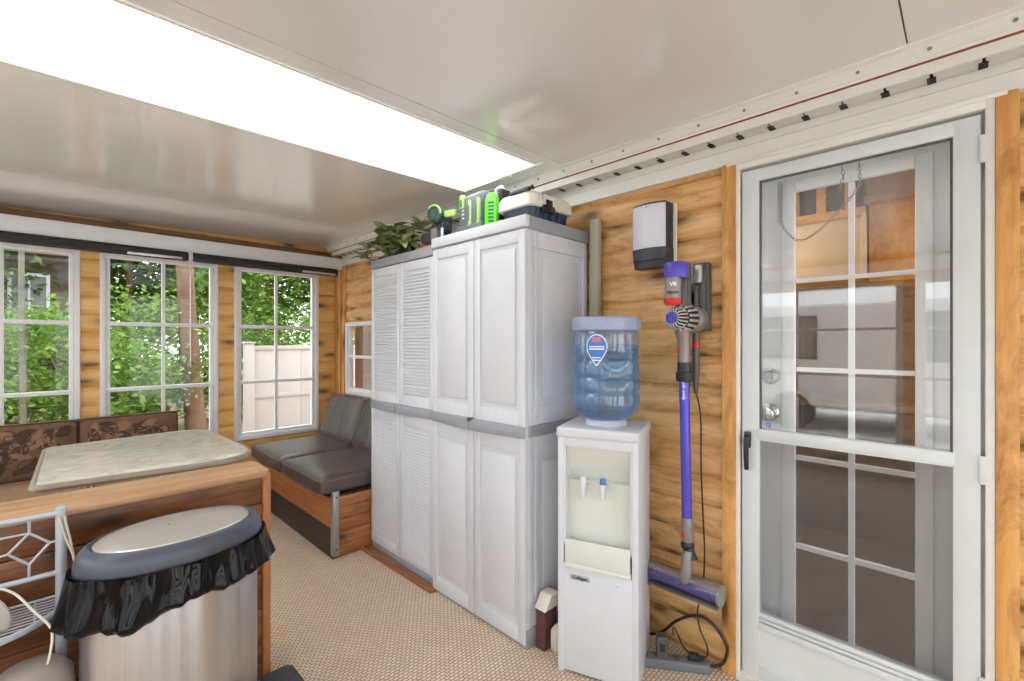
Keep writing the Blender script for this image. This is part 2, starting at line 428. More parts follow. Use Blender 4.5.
    def build(s, name, mats, parent=None, sharp=38):
        org = ROOT.get(parent.name, Vector((0, 0, 0))) if parent else Vector((0, 0, 0))
        me = bpy.data.meshes.new(name)
        me.from_pydata([tuple(v - org) for v in s.v], [], s.f)
        mats = mats if isinstance(mats, (list, tuple)) else [mats]
        for m in mats: me.materials.append(M[m] if isinstance(m, str) else m)
        me.polygons.foreach_set('material_index', s.m)
        bm = bmesh.new(); bm.from_mesh(me); bmesh.ops.recalc_face_normals(bm, faces=bm.faces); bm.to_mesh(me); bm.free()
        me.polygons.foreach_set('use_smooth', [True] * len(me.polygons))
        me.set_sharp_from_angle(angle=R(sharp))
        o = bpy.data.objects.new(name, me); C.objects.link(o)
        if parent: o.parent = parent; ROOT[o.name] = org
        return o

ROOT = {}
def tag(o, label, cat, group=None, kind=None):
    if label: o['label'] = label
    if cat: o['category'] = cat
    if group: o['group'] = group
    if kind: o['kind'] = kind
    return o
def thing(name, label, cat, loc=(0, 0, 0), rz=0, group=None, world=True):
    """Empty at the thing's base. world=True: its parts are modelled in room coordinates."""
    o = bpy.data.objects.new(name, None); C.objects.link(o); o.location = loc; o.rotation_euler = (0, 0, rz)
    o.empty_display_size = 0.05
    ROOT[o.name] = Vector(loc) if world else Vector((0, 0, 0))
    return tag(o, label, cat, group)
def struct(name, mb, mats, parent=None, label=None):
    o = mb.build(name, mats, parent)
    if not parent: o['kind'] = 'structure'
    if label: o['label'] = label
    return o
def sroot(name, loc, label=None):
    o = bpy.data.objects.new(name, None); C.objects.link(o); o.location = loc; o['kind'] = 'structure'
    ROOT[o.name] = Vector(loc)
    if label: o['label'] = label
    return o
def roundpoly(pts, r, n=5):
    out = []; L = len(pts)
    for i in range(L):
        p = Vector(pts[i]); a = Vector(pts[i - 1]); b = Vector(pts[(i + 1) % L])
        rr = r[i] if isinstance(r, (list, tuple)) else r
        if rr <= 0: out.append(tuple(p)); continue
        da = (a - p).normalized(); db = (b - p).normalized()
        q0 = p + da * rr; q1 = p + db * rr
        for k in range(n + 1):
            t = k / n; out.append(tuple((1 - t) ** 2 * q0 + 2 * t * (1 - t) * p + t * t * q1))
    return out
def cushion(mb, lo, hi, r=0.03, puff=0.012, nu=16, nv=16, axis=2):
    """soft pad: rounded box whose broad faces swell"""
    cx = [(a + b) / 2 for a, b in zip(lo, hi)]; h = [(b - a) / 2 for a, b in zip(lo, hi)]
    bm = bmesh.new(); bmesh.ops.create_cube(bm, size=2)
    bmesh.ops.subdivide_edges(bm, edges=bm.edges[:], cuts=11, use_grid_fill=True)
    bm.verts.index_update()
    vs = []
    for v in bm.verts:
        p = [v.co[k] * h[k] for k in range(3)]
        inn = [max(-(h[k] - r), min(h[k] - r, p[k])) for k in range(3)]
        d = Vector([p[k] - inn[k] for k in range(3)])
        if d.length > 1e-9:
            q = Vector(inn) + d.normalized() * min(r, max(abs(t) for t in d))
        else: q = Vector(p)
        o = [k for k in range(3) if k != axis]
        fall = (1 - abs(v.co[o[0]]) ** 3) * (1 - abs(v.co[o[1]]) ** 3)
        q[axis] += (1 if v.co[axis] > 0 else -1) * puff * fall * min(1, abs(v.co[axis]))
        vs.append((q[0] + cx[0], q[1] + cx[1], q[2] + cx[2]))
    mb.add(vs, [tuple(v.index for v in f.verts) for f in bm.faces]); bm.free()
    return mb
def text_mb(mb, txt, size, mt, depth=0.0006, bold=0):
    cu = bpy.data.curves.new('t', 'FONT'); cu.body = txt; cu.size = size; cu.align_x = 'CENTER'; cu.align_y = 'CENTER'
    cu.extrude = depth; cu.resolution_u = 3; cu.offset = bold
    o = bpy.data.objects.new('t', cu); C.objects.link(o)
    me = bpy.data.meshes.new_from_object(o.evaluated_get(bpy.context.evaluated_depsgraph_get()))
    mb.add([mt @ v.co for v in me.vertices], [tuple(p.vertices) for p in me.polygons])
    bpy.data.objects.remove(o); bpy.data.curves.remove(cu); bpy.data.meshes.remove(me)
def bez(p, n=12):
    """Catmull-Rom through points"""
    p = [Vector(q) for q in p]; out = []
    for i in range(len(p) - 1):
        a, b, c, d = p[max(i - 1, 0)], p[i], p[i + 1], p[min(i + 2, len(p) - 1)]
        for k in range(n):
            t = k / n
            out.append(0.5 * ((2 * b) + (c - a) * t + (2 * a - 5 * b + 4 * c - d) * t * t + (3 * b - a - 3 * c + d) * t ** 3))
    return out + [p[-1]]
def mat_axes(o, x, y, z):
    m = Matrix.Identity(4)
    for i, a in enumerate((x, y, z)):
        for k in range(3): m[k][i] = a[k]
    m[0][3], m[1][3], m[2][3] = o
    return m

# ------------------------------------------------------------------ the room
XW, YF, XL, YB = 1.88, 4.15, -1.75, -1.35
PITCH = 0.1226
CZ = lambda x: 2.15 - 0.015 * (1.74 - x)

def log_wall(mb, axis, u0, u1, z0, z1, holes, base, sgn, bulge=0.020):
    """half-round log siding; axis='y': wall plane x=base with logs along y"""
    zs = set([z0, z1]); k = 0
    while 0.01 + k * PITCH < z1:
        for f in (0, .03, .1, .25, .5, .75, .9, .97):
            z = 0.01 + (k + f) * PITCH
            if z0 < z < z1: zs.add(z)
        k += 1
    for h in holes: zs.update([h[2], h[3]])
    zs = sorted(z for z in zs if z0 <= z <= z1)
    def prof(z):
        t = ((z - 0.01) / PITCH) % 1
        return bulge * (1 - (2 * t - 1) ** 4) - bulge
    for a, b in zip(zs[:-1], zs[1:]):
        if b - a < 1e-6: continue
        mid = (a + b) / 2; cuts = [u0]
        iv = sorted((max(u0, h[0]), min(u1, h[1])) for h in holes if h[2] < mid < h[3] and h[1] > u0 and h[0] < u1)
        cur = u0; segs = []
        for s, e in iv:
            if s > cur: segs.append((cur, s))
            cur = max(cur, e)
        if cur < u1: segs.append((cur, u1))
        pa, pb = base + sgn * -prof(a), base + sgn * -prof(b)
        for s, e in segs:
            q = [(pa, s, a), (pa, e, a), (pb, e, b), (pb, s, b)] if axis == 'y' else [(s, pa, a), (e, pa, a), (e, pb, b), (s, pb, b)]
            mb.add(q, [(0, 1, 2, 3)])

DY0, DY1, DZ = -0.06, 0.625, 1.985          # door opening in the right wall
WIN_R = (3.45, 3.965, 0.83, 1.47)             # small window on the right wall
mb = MB(); log_wall(mb, 'y', YB, YF, 0, 2.16, [(DY0, DY1, -0.1, DZ), WIN_R], XW, 1)
struct('wall_right', mb, 'logs')
FW = [(1.035, 1.705), (0.235, 0.925), (-0.565, 0.14), (-1.365, -0.66)]
WZ0, WZ1 = 0.50, 1.905
mb = MB(); log_wall(mb, 'x', XL, XW + 0.02, 0, 2.2, [(a, b, WZ0, WZ1) for a, b in FW], YF, 1)
struct('wall_far', mb, 'logs_far')
LW = [(-1.3, 0.3), (0.4, 2.1), (2.2, 3.9)]
mb = MB(); log_wall(mb, 'y', YB, YF, 0, 2.2, [(a, b, .3, 1.86) for a, b in LW], XL, -1)
struct('wall_left', mb, 'logs')
BW = [(-1.7, -1.02), (-.86, -.18), (.0, .68), (.86, 1.8)]  # unseen wall; openings and dark planks laid out to band the can's reflections
mb = MB(); log_wall(mb, 'x', XL, XW + 0.02, 0, 2.2, [(a, b, 0.12, 2.08) for a, b in BW], YB, -1)
struct('wall_back', mb, 'stain')
mb = MB(); mb.box((XL - .1, YB - .1, -0.1), (XW + .02, YF + .1, 0))
struct('floor', mb, 'carpet')

# ceiling: panels running across the room, a translucent sheet between two of them
SK0, SK1, SKX = 1.452, 2.012, 1.655
mb = MB()
def cpanel(y0, y1, x0, x1, t=0.06):
    mb.add([(x0, y0, CZ(x0)), (x1, y0, CZ(x1)), (x1, y1, CZ(x1)), (x0, y1, CZ(x0)),
            (x0, y0, CZ(x0) + t), (x1, y0, CZ(x1) + t), (x1, y1, CZ(x1) + t), (x0, y1, CZ(x0) + t)],
           [(0, 3, 2, 1), (4, 5, 6, 7), (0, 1, 5, 4), (1, 2, 6, 5), (2, 3, 7, 6), (3, 0, 4, 7)])
X0c, X1c = XL - .1, XW + .1
seams = [(YB - .1, -1.138), (-1.134, 0.114), (0.118, 1.371), (1.375, SK0), (SK1, 3.3), (3.304, YF + .1)]
for a, b in seams[:4]: cpanel(a, b, X0c, X1c)
for a, b in seams[4:]: cpanel(a, b, X0c, X1c)
cpanel(SK0, SK1, SKX, X1c)
struct('ceiling', mb, 'ceiling')
mb = MB()
for y in (-1.136, 0.116, 1.373):
    mb.add([(X0c, y - .006, CZ(X0c) + .006), (X1c, y - .006, CZ(X1c) + .006), (X1c, y + .006, CZ(X1c) + .006), (X0c, y + .006, CZ(X0c) + .006)], [(0, 1, 2, 3)])
struct('trim_5', mb, 'seam')
mb = MB(); t = .012
mb.add([(X0c, SK0, CZ(X0c) + .02), (SKX, SK0, CZ(SKX) + .02), (SKX, SK1, CZ(SKX) + .02), (X0c, SK1, CZ(X0c) + .02)], [(0, 1, 2, 3)])
sky = sroot('window_7', (0, 1.73, 2.12), 'long translucent white skylight strip set in the ceiling')
mb.build('skylight_sheet', 'skylight', sky)
mb = MB()
for y in (SK0, SK1):
    for k, (dz, wd) in enumerate(((0.0, .012), (.008, .006))):
        ya = y - wd if y == SK1 else y
        yb = y if y == SK1 else y + wd
        s = 1 if y == SK1 else -1
        off = (.014 * k) * s
        mb.add([(X0c, ya + off, CZ(X0c) - .006 + dz), (SKX, ya + off, CZ(SKX) - .006 + dz), (SKX, yb + off, CZ(SKX) - .006 + dz), (X0c, yb + off, CZ(X0c) - .006 + dz),
                (X0c, ya + off, CZ(X0c) + .03), (SKX, ya + off, CZ(SKX) + .03), (SKX, yb + off, CZ(SKX) + .03), (X0c, yb + off, CZ(X0c) + .03)],
               [(0, 3, 2, 1), (4, 5, 6, 7), (0, 1, 5, 4), (1, 2, 6, 5), (2, 3, 7, 6), (3, 0, 4, 7)])
mb.build('skylight_edge', 'trimwhite', sky)
mb = MB(); mb.cyl((SKX - .03, 1.40, 2.139), (SKX - .03, 1.62, 2.139), .006, n=8); mb.box((SKX - .045, 1.62, 2.128), (SKX - .015, 1.70, 2.147), .004)
mb.build('skylight_clip', 'cream', sky)

# eaves of the trailer along the top of the right wall
mb = MB()
mb.prism([(1.862, 1.985), (1.892, 1.985), (1.892, 2.075), (1.868, 2.075), (1.868, 2.045), (1.862, 2.04)], 'y', YB, 4.02)
mb.box((1.852, -0.085, 1.978), (1.88, 0.66, 1.992), .002)
struct('trim_1', mb, 'trimwhite')
mb = MB()                                        # soffit panels with gaps between them
y = YB + .03
while y < YF:
    mb.box((1.784, y, 2.071), (1.8615, min(y + .101, YF), 2.078))
    y += .107
sof = struct('trim_2', mb, 'soffit')
mb = MB(); y = YB + .03
while y < YF:
    mb.box((1.79, y - .004, 2.076), (1.872, y - .0005, 2.09))
    mb.box((1.822, y - .012, 2.0692), (1.861, y + .008, 2.0725))
    y += .107
mb.build('soffit_vent_gap', 'dark', sof)
mb = MB()
mb.prism([(1.775, 2.066), (1.775, 2.098), (1.79, 2.098), (1.79, 2.09), (1.783, 2.072), (1.783, 2.066)], 'y', YB, 4.02)
for y in (0.86, 1.42, 2.6): mb.box((1.7735, y, 2.066), (1.776, y + .006, 2.098))
fa = struct('trim_3', mb, 'trimwhite')
mb = MB(); mb.box((1.772, YB, 2.098), (1.80, 4.02, 2.1035)); mb.build('rust_line', 'rust', fa)
mb = MB()
mb.prism([(1.770, 2.1035), (1.80, 2.1035), (1.80, 2.16), (1.732, 2.16), (1.732, 2.143), (1.738, 2.143), (1.744, 2.148), (1.762, 2.146), (1.764, 2.113), (1.770, 2.113)], 'y', YB, 4.1)
ch = struct('trim_4', mb, 'trimwhite')
y = YB + .1; i = 0
while y < 4:
    mb = MB(); mb.cyl((1.766, y, 2.131), (1.7605, y, 2.131), .0055, n=8)
    mb.build('screw', 'zinc', ch); y += .165; i += 1

# casings beside the door, corner board
for nm, a, b in (('trim_6', 0.626, 0.678), ('trim_7', -0.108, -0.062)):
    mb = MB(); mb.box((1.855, a, 0), (1.89, b, 1.988), .004); struct(nm, mb, 'pine_post')
mb = MB(); mb.box((1.85, 4.03, .0), (1.9, 4.145, 1.985), .006); struct('trim_8', mb, 'pine_post')
mb = MB(); mb.box((1.858, 3.968, .3), (1.89, 4.02, 1.985), .004); struct('trim_9', mb, 'pine_post')

# windows of the far wall: frame, two cross rails, one upright, six panes
def vinyl_window(n, axis, a, b, z0, z1, base, s, rows, mid, thick=.055, glassmat='vinyl_glass'):
    r = sroot('window_%d' % n, ((a + b) / 2, base, z0) if axis == 'x' else (base, (a + b) / 2, z0))
    def bx(mb, u0, u1, d0, d1, w0, w1, bev=.003):
        d0, d1 = base + s * d0, base + s * d1
        d0, d1 = min(d0, d1), max(d0, d1)
        if axis == 'x': mb.box((u0, d0, w0), (u1, d1, w1), bev)
        else: mb.box((d0, u0, w0), (d1, u1, w1), bev)
    mb = MB()
    for u0, u1, w0, w1 in ((a, a + .03, z0, z1), (b - .03, b, z0, z1), (a, b, z0, z0 + .035), (a, b, z1 - .035, z1)):
        bx(mb, u0, u1, -.012, .045, w0, w1)
    for u0, u1, w0, w1 in ((a + .03, a + thick, z0, z1), (b - thick, b - .03, z0, z1), (a, b, z0 + .03, z0 + .06)):
        bx(mb, u0, u1, .004, .045, w0, w1)
    mb.build('window_frame', 'white', r)
    hs = [z0 + .05] + list(rows) + [z1 - .03]
    for i, z in enumerate(rows):
        m2 = MB(); bx(m2, a + .03, b - .03, -.002 + .004 * i, .032, z - .013, z + .013); m2.build('rail', 'white', r)
    if mid:
        m2 = MB(); bx(m2, mid - .011, mid + .011, .006, .028, z0 + .04, z1 - .03); m2.build('upright', 'white', r)
    for i in range(len(hs) - 1):
        m2 = MB(); bx(m2, a + .04, b - .04, .015, .018, hs[i], hs[i + 1], 0); m2.build('pane', glassmat, r)
    mb = MB()
    return r
mids = [1.352, 0.582, -0.21, -1.01]
for i, ((a, b), m_) in enumerate(zip(FW, mids)):
    vinyl_window(i + 1, 'x', a, b, WZ0, WZ1, YF, 1, (0.966, 1.421), m_)
vinyl_window(5, 'y', WIN_R[0], WIN_R[1], WIN_R[2], WIN_R[3], XW, 1, (1.165,), None, .05, 'glass')
cur_ = bpy.data.objects['window_5']
M['curtain'] = mat('mauve_curtain', S3(196, 178, 172), .9, var=.06)
mb = MB(); mb.surf(lambda u, v: (1.965 + .012 * math.sin(u * 40), 3.40 + .43 * u, .84 + .62 * v), 60, 3); mb.build('curtain', 'curtain', cur_)
mb = MB(); mb.box((1.98, 3.38, .80), (2.0, 4.0, 1.5)); mb.build('inner_panel', 'brownint', cur_)
for i, (a, b) in enumerate(LW): vinyl_window(8 + i, 'y', a, b, .3, 1.86, XL, -1, (0.966, 1.421), (a + b) / 2)
for i, (a, b) in enumerate(BW): vinyl_window(11 + i, 'x', a, b, 0.12, 2.08, YB, -1, (1.0,), (a + b) / 2)

# header beam and wood strip over the far windows
mb = MB(); mb.box((XL, 4.0, 1.947), (1.872, 4.14, 2.047), .004); struct('trim_10', mb, 'white')
mb = MB(); mb.box((XL, 4.06, 2.047), (1.80, 4.145, 2.075), .003); mb.box((XL, 4.10, 2.075), (1.78, 4.148, 2.106), .003); struct('trim_11', mb, 'strip_wood')
mb = MB(); mb.box((XL, YB + .02, 1.94), (XL + .12, YF - .15, 2.045), .004); struct('trim_12', mb, 'white')

# roller blinds rolled up under the beam
def blind(label, x0, x1, bar):
    t = thing('roller_blind', label, 'roller blind', ((x0 + x1) / 2, 3.985, 1.90), group='rolled up black window blinds')
    mb = MB(); mb.cyl((x0, 3.985, 1.913), (x1, 3.985, 1.913), .031, n=20); mb.build('rolled_shade', 'black_blind', t)
    mb = MB(); mb.box((x0 + .01, 3.948, 1.872), (x1 - .015, 3.958, 1.90), .003); mb.build('hem', 'black_blind', t)
    mb = MB(); mb.box((bar[0], 3.940, 1.880), (bar[1], 3.9475, 1.897), .002); o = mb.build('hem_bar', 'alu', t); o['label'] = 'silver hem bar end'
    for x in (x0 - .006, x1 + .001):
        mb = MB(); mb.box((x, 3.955, 1.885), (x + .005, 4.0, 1.947)); mb.build('bracket', 'white', t)
    return t
blind('rolled black blind over the left and middle far windows', -1.6, 0.70, (0.36, 0.66))
blind('rolled black blind over the far window nearest the corner', 0.725, 1.80, (1.49, 1.77))
mb = MB(); mb.tube([(0.712, 3.965, 1.93 - k * .1) for k in range(9)], .0035, n=6)
for k in range(30): mb.ball((0.712, 3.965, 1.93 - k * .028), .006, n=6, m=4)
tag(mb.build('blind_chain', 'alu'), 'thin beaded blind chain hanging in front of the middle far window', 'chain')


# ------------------------------------------------------------------ storm door and the inner door behind it
sd = sroot('door_1', (1.87, 0.28, 0.02), 'white storm door with upper glass and lower insect screen')
mb = MB()
y0, y1, zt = -0.034, 0.606, 1.945
fx0, fx1 = 1.866, 1.898
mb.box((fx0, y0, .03), (fx1, 0.024, zt), .003); mb.box((fx0, 0.547, .03), (fx1, y1, zt), .003)
mb.box((fx0, 0.0, 1.899), (fx1, 0.57, zt), .003); mb.box((fx0, 0.0, .03), (fx1, 0.57, .09), .003)
mb.box((fx0 + .006, .02, .08), (fx1 - .004, .55, .24))
for z, h in ((.222, .024), (.249, .014), (.266, .014)): mb.box((fx0 - .003 + (z - .222) * .05, .02, z), (fx1, .55, z + h), .002)
mb.build('door_frame', 'door_white', sd)
mb = MB(); mb.box((fx0 - .003, .02, .934), (fx1, .552, .970), .003); mb.box((fx0 + .002, .02, .926), (fx1, .552, .936), .001); mb.build('mid_rail', 'door_white', sd)
mb = MB(); mb.box((1.8835, .024, .968), (1.8865, .547, 1.90)); mb.build('storm_pane', 'storm_glass', sd)
mb = MB()
for a, b, c, d in ((.024, .030, .968, 1.899), (.541, .547, .968, 1.899), (.024, .547, 1.893, 1.899)): mb.box((1.874, a, c), (1.884, b, d))
mb.build('pane_gasket', 'dgrey', sd)
mb = MB(); mb.box((1.876, .024, .28), (1.8775, .547, .928)); mb.build('screen_mesh', 'screen', sd)
mb = MB(); mb.box((1.8865, .024, .28), (1.889, .547, .93)); mb.build('lower_pane', 'storm_glass', sd)
mb = MB(); mb.box((1.846, .572, .895), (1.866, .594, .957), .004)
mb.prism([(1.848, .945), (1.838, .942), (1.832, .925), (1.834, .86), (1.84, .815), (1.846, .812), (1.848, .83), (1.846, .9), (1.85, .925)], 'y', .575, .591, .003)
o = mb.build('door_handle', 'black', sd); o['label'] = 'black lever handle'
mb = MB(); mb.box((1.882, .512, .978), (1.8835, .526, .992)); o = mb.build('sticker', 'label_blue', sd)
mb = MB(); text_mb(mb, 'P', .012, mat_axes((1.8815, .519, .985), (0, -1, 0), (0, 0, 1), (-1, 0, 0))); mb.build('sticker_print', 'label_white', o)
for z in (1.845, .93, .3):
    mb = MB(); mb.box((1.86, -.046, z - .04), (1.872, -.030, z + .04), .002); mb.build('hinge', 'door_white', sd)
mb = MB(); mb.box((1.86, -.062, 0), (1.90, -.042, 1.985), .002); mb.box((1.86, .612, 0), (1.90, .627, 1.985), .002); mb.box((1.86, -.062, 1.956), (1.90, .627, 1.985), .002); mb.box((1.85, -.06, -.0), (1.95, .625, .03), .003)
mb.build('jamb', 'trimwhite', sd)
# spring and safety chain of the storm door
mb = MB(); pts = []
for k in range(140): pts.append((1.93 + .008 * math.cos(k * .9), .492 + .008 * math.sin(k * .9), 1.895 - .0011 * k))
mb.tube(pts, .0017, n=5); mb.build('closer_spring', 'zinc', sd)
def chain(pts, rl=.009):
    mb = MB(); P_ = bez(pts, 40); acc = 0; last = P_[0]; k = 0
    for i in range(1, len(P_)):
        acc += (P_[i] - P_[i - 1]).length
        if acc >= rl * 1.55:
            d = (P_[i] - last).normalized(); c = (P_[i] + last) / 2
            u = d.cross(Vector((1, .3, .2) if k % 2 else (.1, 1, .3))).normalized()
            mb.tube([c + d * rl * math.cos(q) + u * rl * .5 * math.sin(q) for q in [j * math.pi / 5 for j in range(10)]], .0014, n=4, closed=True)
            acc = 0; last = P_[i]; k += 1
    return mb
chain([(1.92, .30, 1.90), (1.92, .296, 1.87), (1.925, .302, 1.84), (1.925, .31, 1.815)]).build('safety_chain', 'zinc', sd)
chain([(1.92, .252, 1.90), (1.92, .25, 1.85), (1.922, .254, 1.82), (1.925, .30, 1.76), (1.93, .36, 1.70), (1.93, .42, 1.665), (1.93, .46, 1.69), (1.93, .492, 1.745)], .008).build('safety_chain', 'zinc', sd)

idr = sroot('door_2', (1.98, .28, .02), 'white inner door with ten small panes')
DX = 1.975
mb = MB(); mb.box((DX, -.03, .03), (DX + .04, .105, 1.98)); mb.box((DX, .462, .03), (DX + .04, .60, 1.98)); mb.box((DX, .10, 1.868), (DX + .04, .47, 1.98)); mb.box((DX, .10, .03), (DX + .04, .47, .17))
mb.build('door_leaf', 'inner_white', idr)
mb = MB()
ay, by, az, bz = .113, .451, .195, 1.857
for a, b, c, d in ((ay - .045, ay, az - .045, bz + .045), (by, by + .045, az - .045, bz + .045), (ay, by, bz, bz + .045), (ay, by, az - .045, az)):
    mb.box((DX - .016, a, c), (DX + .01, b, d), .006)
mb.build('pane_surround', 'inner_white', idr)
mb = MB()
mb.box((DX + .002, .2735, az), (DX + .02, .2905, bz))
for k in range(1, 5): z = az + k * (bz - az) / 5; mb.box((DX + .002, ay, z - .0085), (DX + .02, by, z + .0085))
mb.build('muntin', 'inner_white', idr)
mb = MB(); mb.box((DX + .012, ay - .01, az), (DX + .015, by + .01, bz)); mb.build('pane', 'glass', idr)
for z, r_ in ((1.022, .03), (1.162, .028)):
    mb = MB(); mk = mb.mark()
    pr = [(.001, 0), (r_ + .004, 0), (r_ + .004, .006), (r_, .010)] + ([(.014, .014), (.013, .03), (.026, .036), (.029, .05), (.024, .062), (.001, .066)] if z < 1.1 else [(.02, .018), (.018, .022), (.001, .022)])
    mb.lathe(pr, n=28); mb.xf(mk, mat_axes((DX, .537, z), (0, 1, 0), (0, 0, 1), (-1, 0, 0)) @ Matrix.Identity(4))
    mb.build('door_knob' if z < 1.1 else 'deadbolt', 'chrome', idr)
mb = MB(); mb.box((1.90, .60, 0), (2.03, .625, 2.0)); mb.box((1.90, -.06, 0), (2.03, -.03, 2.0)); mb.box((1.90, -.06, 1.98), (2.03, .625, 2.0)); mb.box((1.90, -.06, -.02), (2.03, .625, .03))
mb.build('jamb', 'inner_white', idr)

# ------------------------------------------------------------------ inside the trailer, seen through the door
IX0, IX1, IY0, IY1 = 2.03, 4.3, -1.5, 2.3
mb = MB(); mb.box((IX1, IY0, 0), (IX1 + .05, IY1, 2.3)); struct('wall_inner', mb, 'brownint')
mb = MB(); mb.box((IX0, IY1, 0), (IX1, IY1 + .05, 2.3)); struct('wall_inner_end', mb, 'brownint')
mb = MB(); mb.box((IX0 - .08, IY0, 2.2), (IX1, IY1, 2.25)); struct('ceiling_inner', mb, 'beige_panel')
mb = MB(); mb.box((IX0 - .08, IY0, -.05), (IX1, IY1, .02)); struct('floor_inner', mb, 'darkint')
mb = MB()
for a, b in ((IY0, DY0 - .001), (DY1 + .001, 3.30)): mb.box((IX0 - .04, a, 0), (IX0 - .01, b, 2.3))
mb.box((IX0 - .04, DY0, 2.0), (IX0 - .01, DY1, 2.3)); struct('wall_inner_near', mb, 'brownint')
t = thing('wall_cabinet', 'amber wood wall cabinet with rounded posts and dark panes inside the trailer', 'cabinet', (3.0, .9, 1.6))
mb = MB(); mb.box((2.93, .36, 1.62), (3.25, 1.6, 2.195)); mb.build('carcass', 'amber', t)
mb = MB(); mb.box((2.915, .36, 1.63), (2.932, 1.58, 1.945), .004); mb.build('beige_front', 'beige_panel', t)
mb = MB(); mb.box((2.895, .355, 1.94), (2.935, 1.6, 1.985), .006); mb.build('shelf_rail', 'amber', t)
mb = MB(); mb.box((2.895, .352, 1.62), (2.935, .375, 1.95), .004); mb.build('end_stile', 'beige_panel', t)
for k in range(9):
    y = .42 + k * .125
    mb = MB(); mb.prism(roundpoly([(y - .022, 1.98), (y + .022, 1.98), (y + .022, 2.12), (y, 2.15), (y - .022, 2.12)], [0, 0, .015, .01, .015], 4), 'x', 2.90, 2.93, .003); mb.build('gallery_post', 'amber', t)
mb = MB(); mb.box((2.925, .36, 1.985), (2.931, 1.58, 2.19)); mb.build('dark_panel', 'darkint', t)
t = thing('closet', 'tall amber wood closet front under a taupe valance inside the trailer', 'closet', (3.0, .05, 0))
mb = MB(); mb.box((2.94, -.45, 1.60), (3.3, .345, 2.05), .004); mb.build('closet_front', 'amber', t)
mb = MB(); mb.box((2.90, -.45, 2.02), (2.93, .35, 2.195), .008); mb.build('valance', 'valance', t)
mb = MB(); mb.box((2.88, -.46, 1.995), (2.94, .36, 2.03), .005); mb.build('valance_rail', 'valance', t)
t = thing('counter', 'dark kitchen counter inside the trailer behind the screen', 'counter', (4.0, .5, 0))
mb = MB(); mb.box((3.7, -.4, .02), (4.29, 1.9, .86)); mb.build('counter_body', 'darkint', t)
mb = MB(); mb.box((3.67, -.42, .86), (4.29, 1.92, .90), .006); mb.build('counter_top', 'brownint', t)
lt = thing('added_lamp', 'round white unseen lamp added to light the trailer interior', 'lamp', (2.5, 1.5, 2.2))  # added lamp out of view, there to brighten the cabinets behind the door
mb = MB(); mb.lathe([(.001, 2.14), (.10, 2.145), (.13, 2.17), (.135, 2.199), (.001, 2.199)], c=(2.5, 1.5)); o = mb.build('added_lamp_shade', 'cream', lt)
ld = bpy.data.lights.new('added_fill_light', 'AREA'); ld.energy = 14; ld.size = .5; ld.color = (1, .88, .72)  # area light added as fill for the trailer interior
lo = bpy.data.objects.new('added_fill_light', ld); C.objects.link(lo); lo.location = (2.5, 1.3, 2.1)

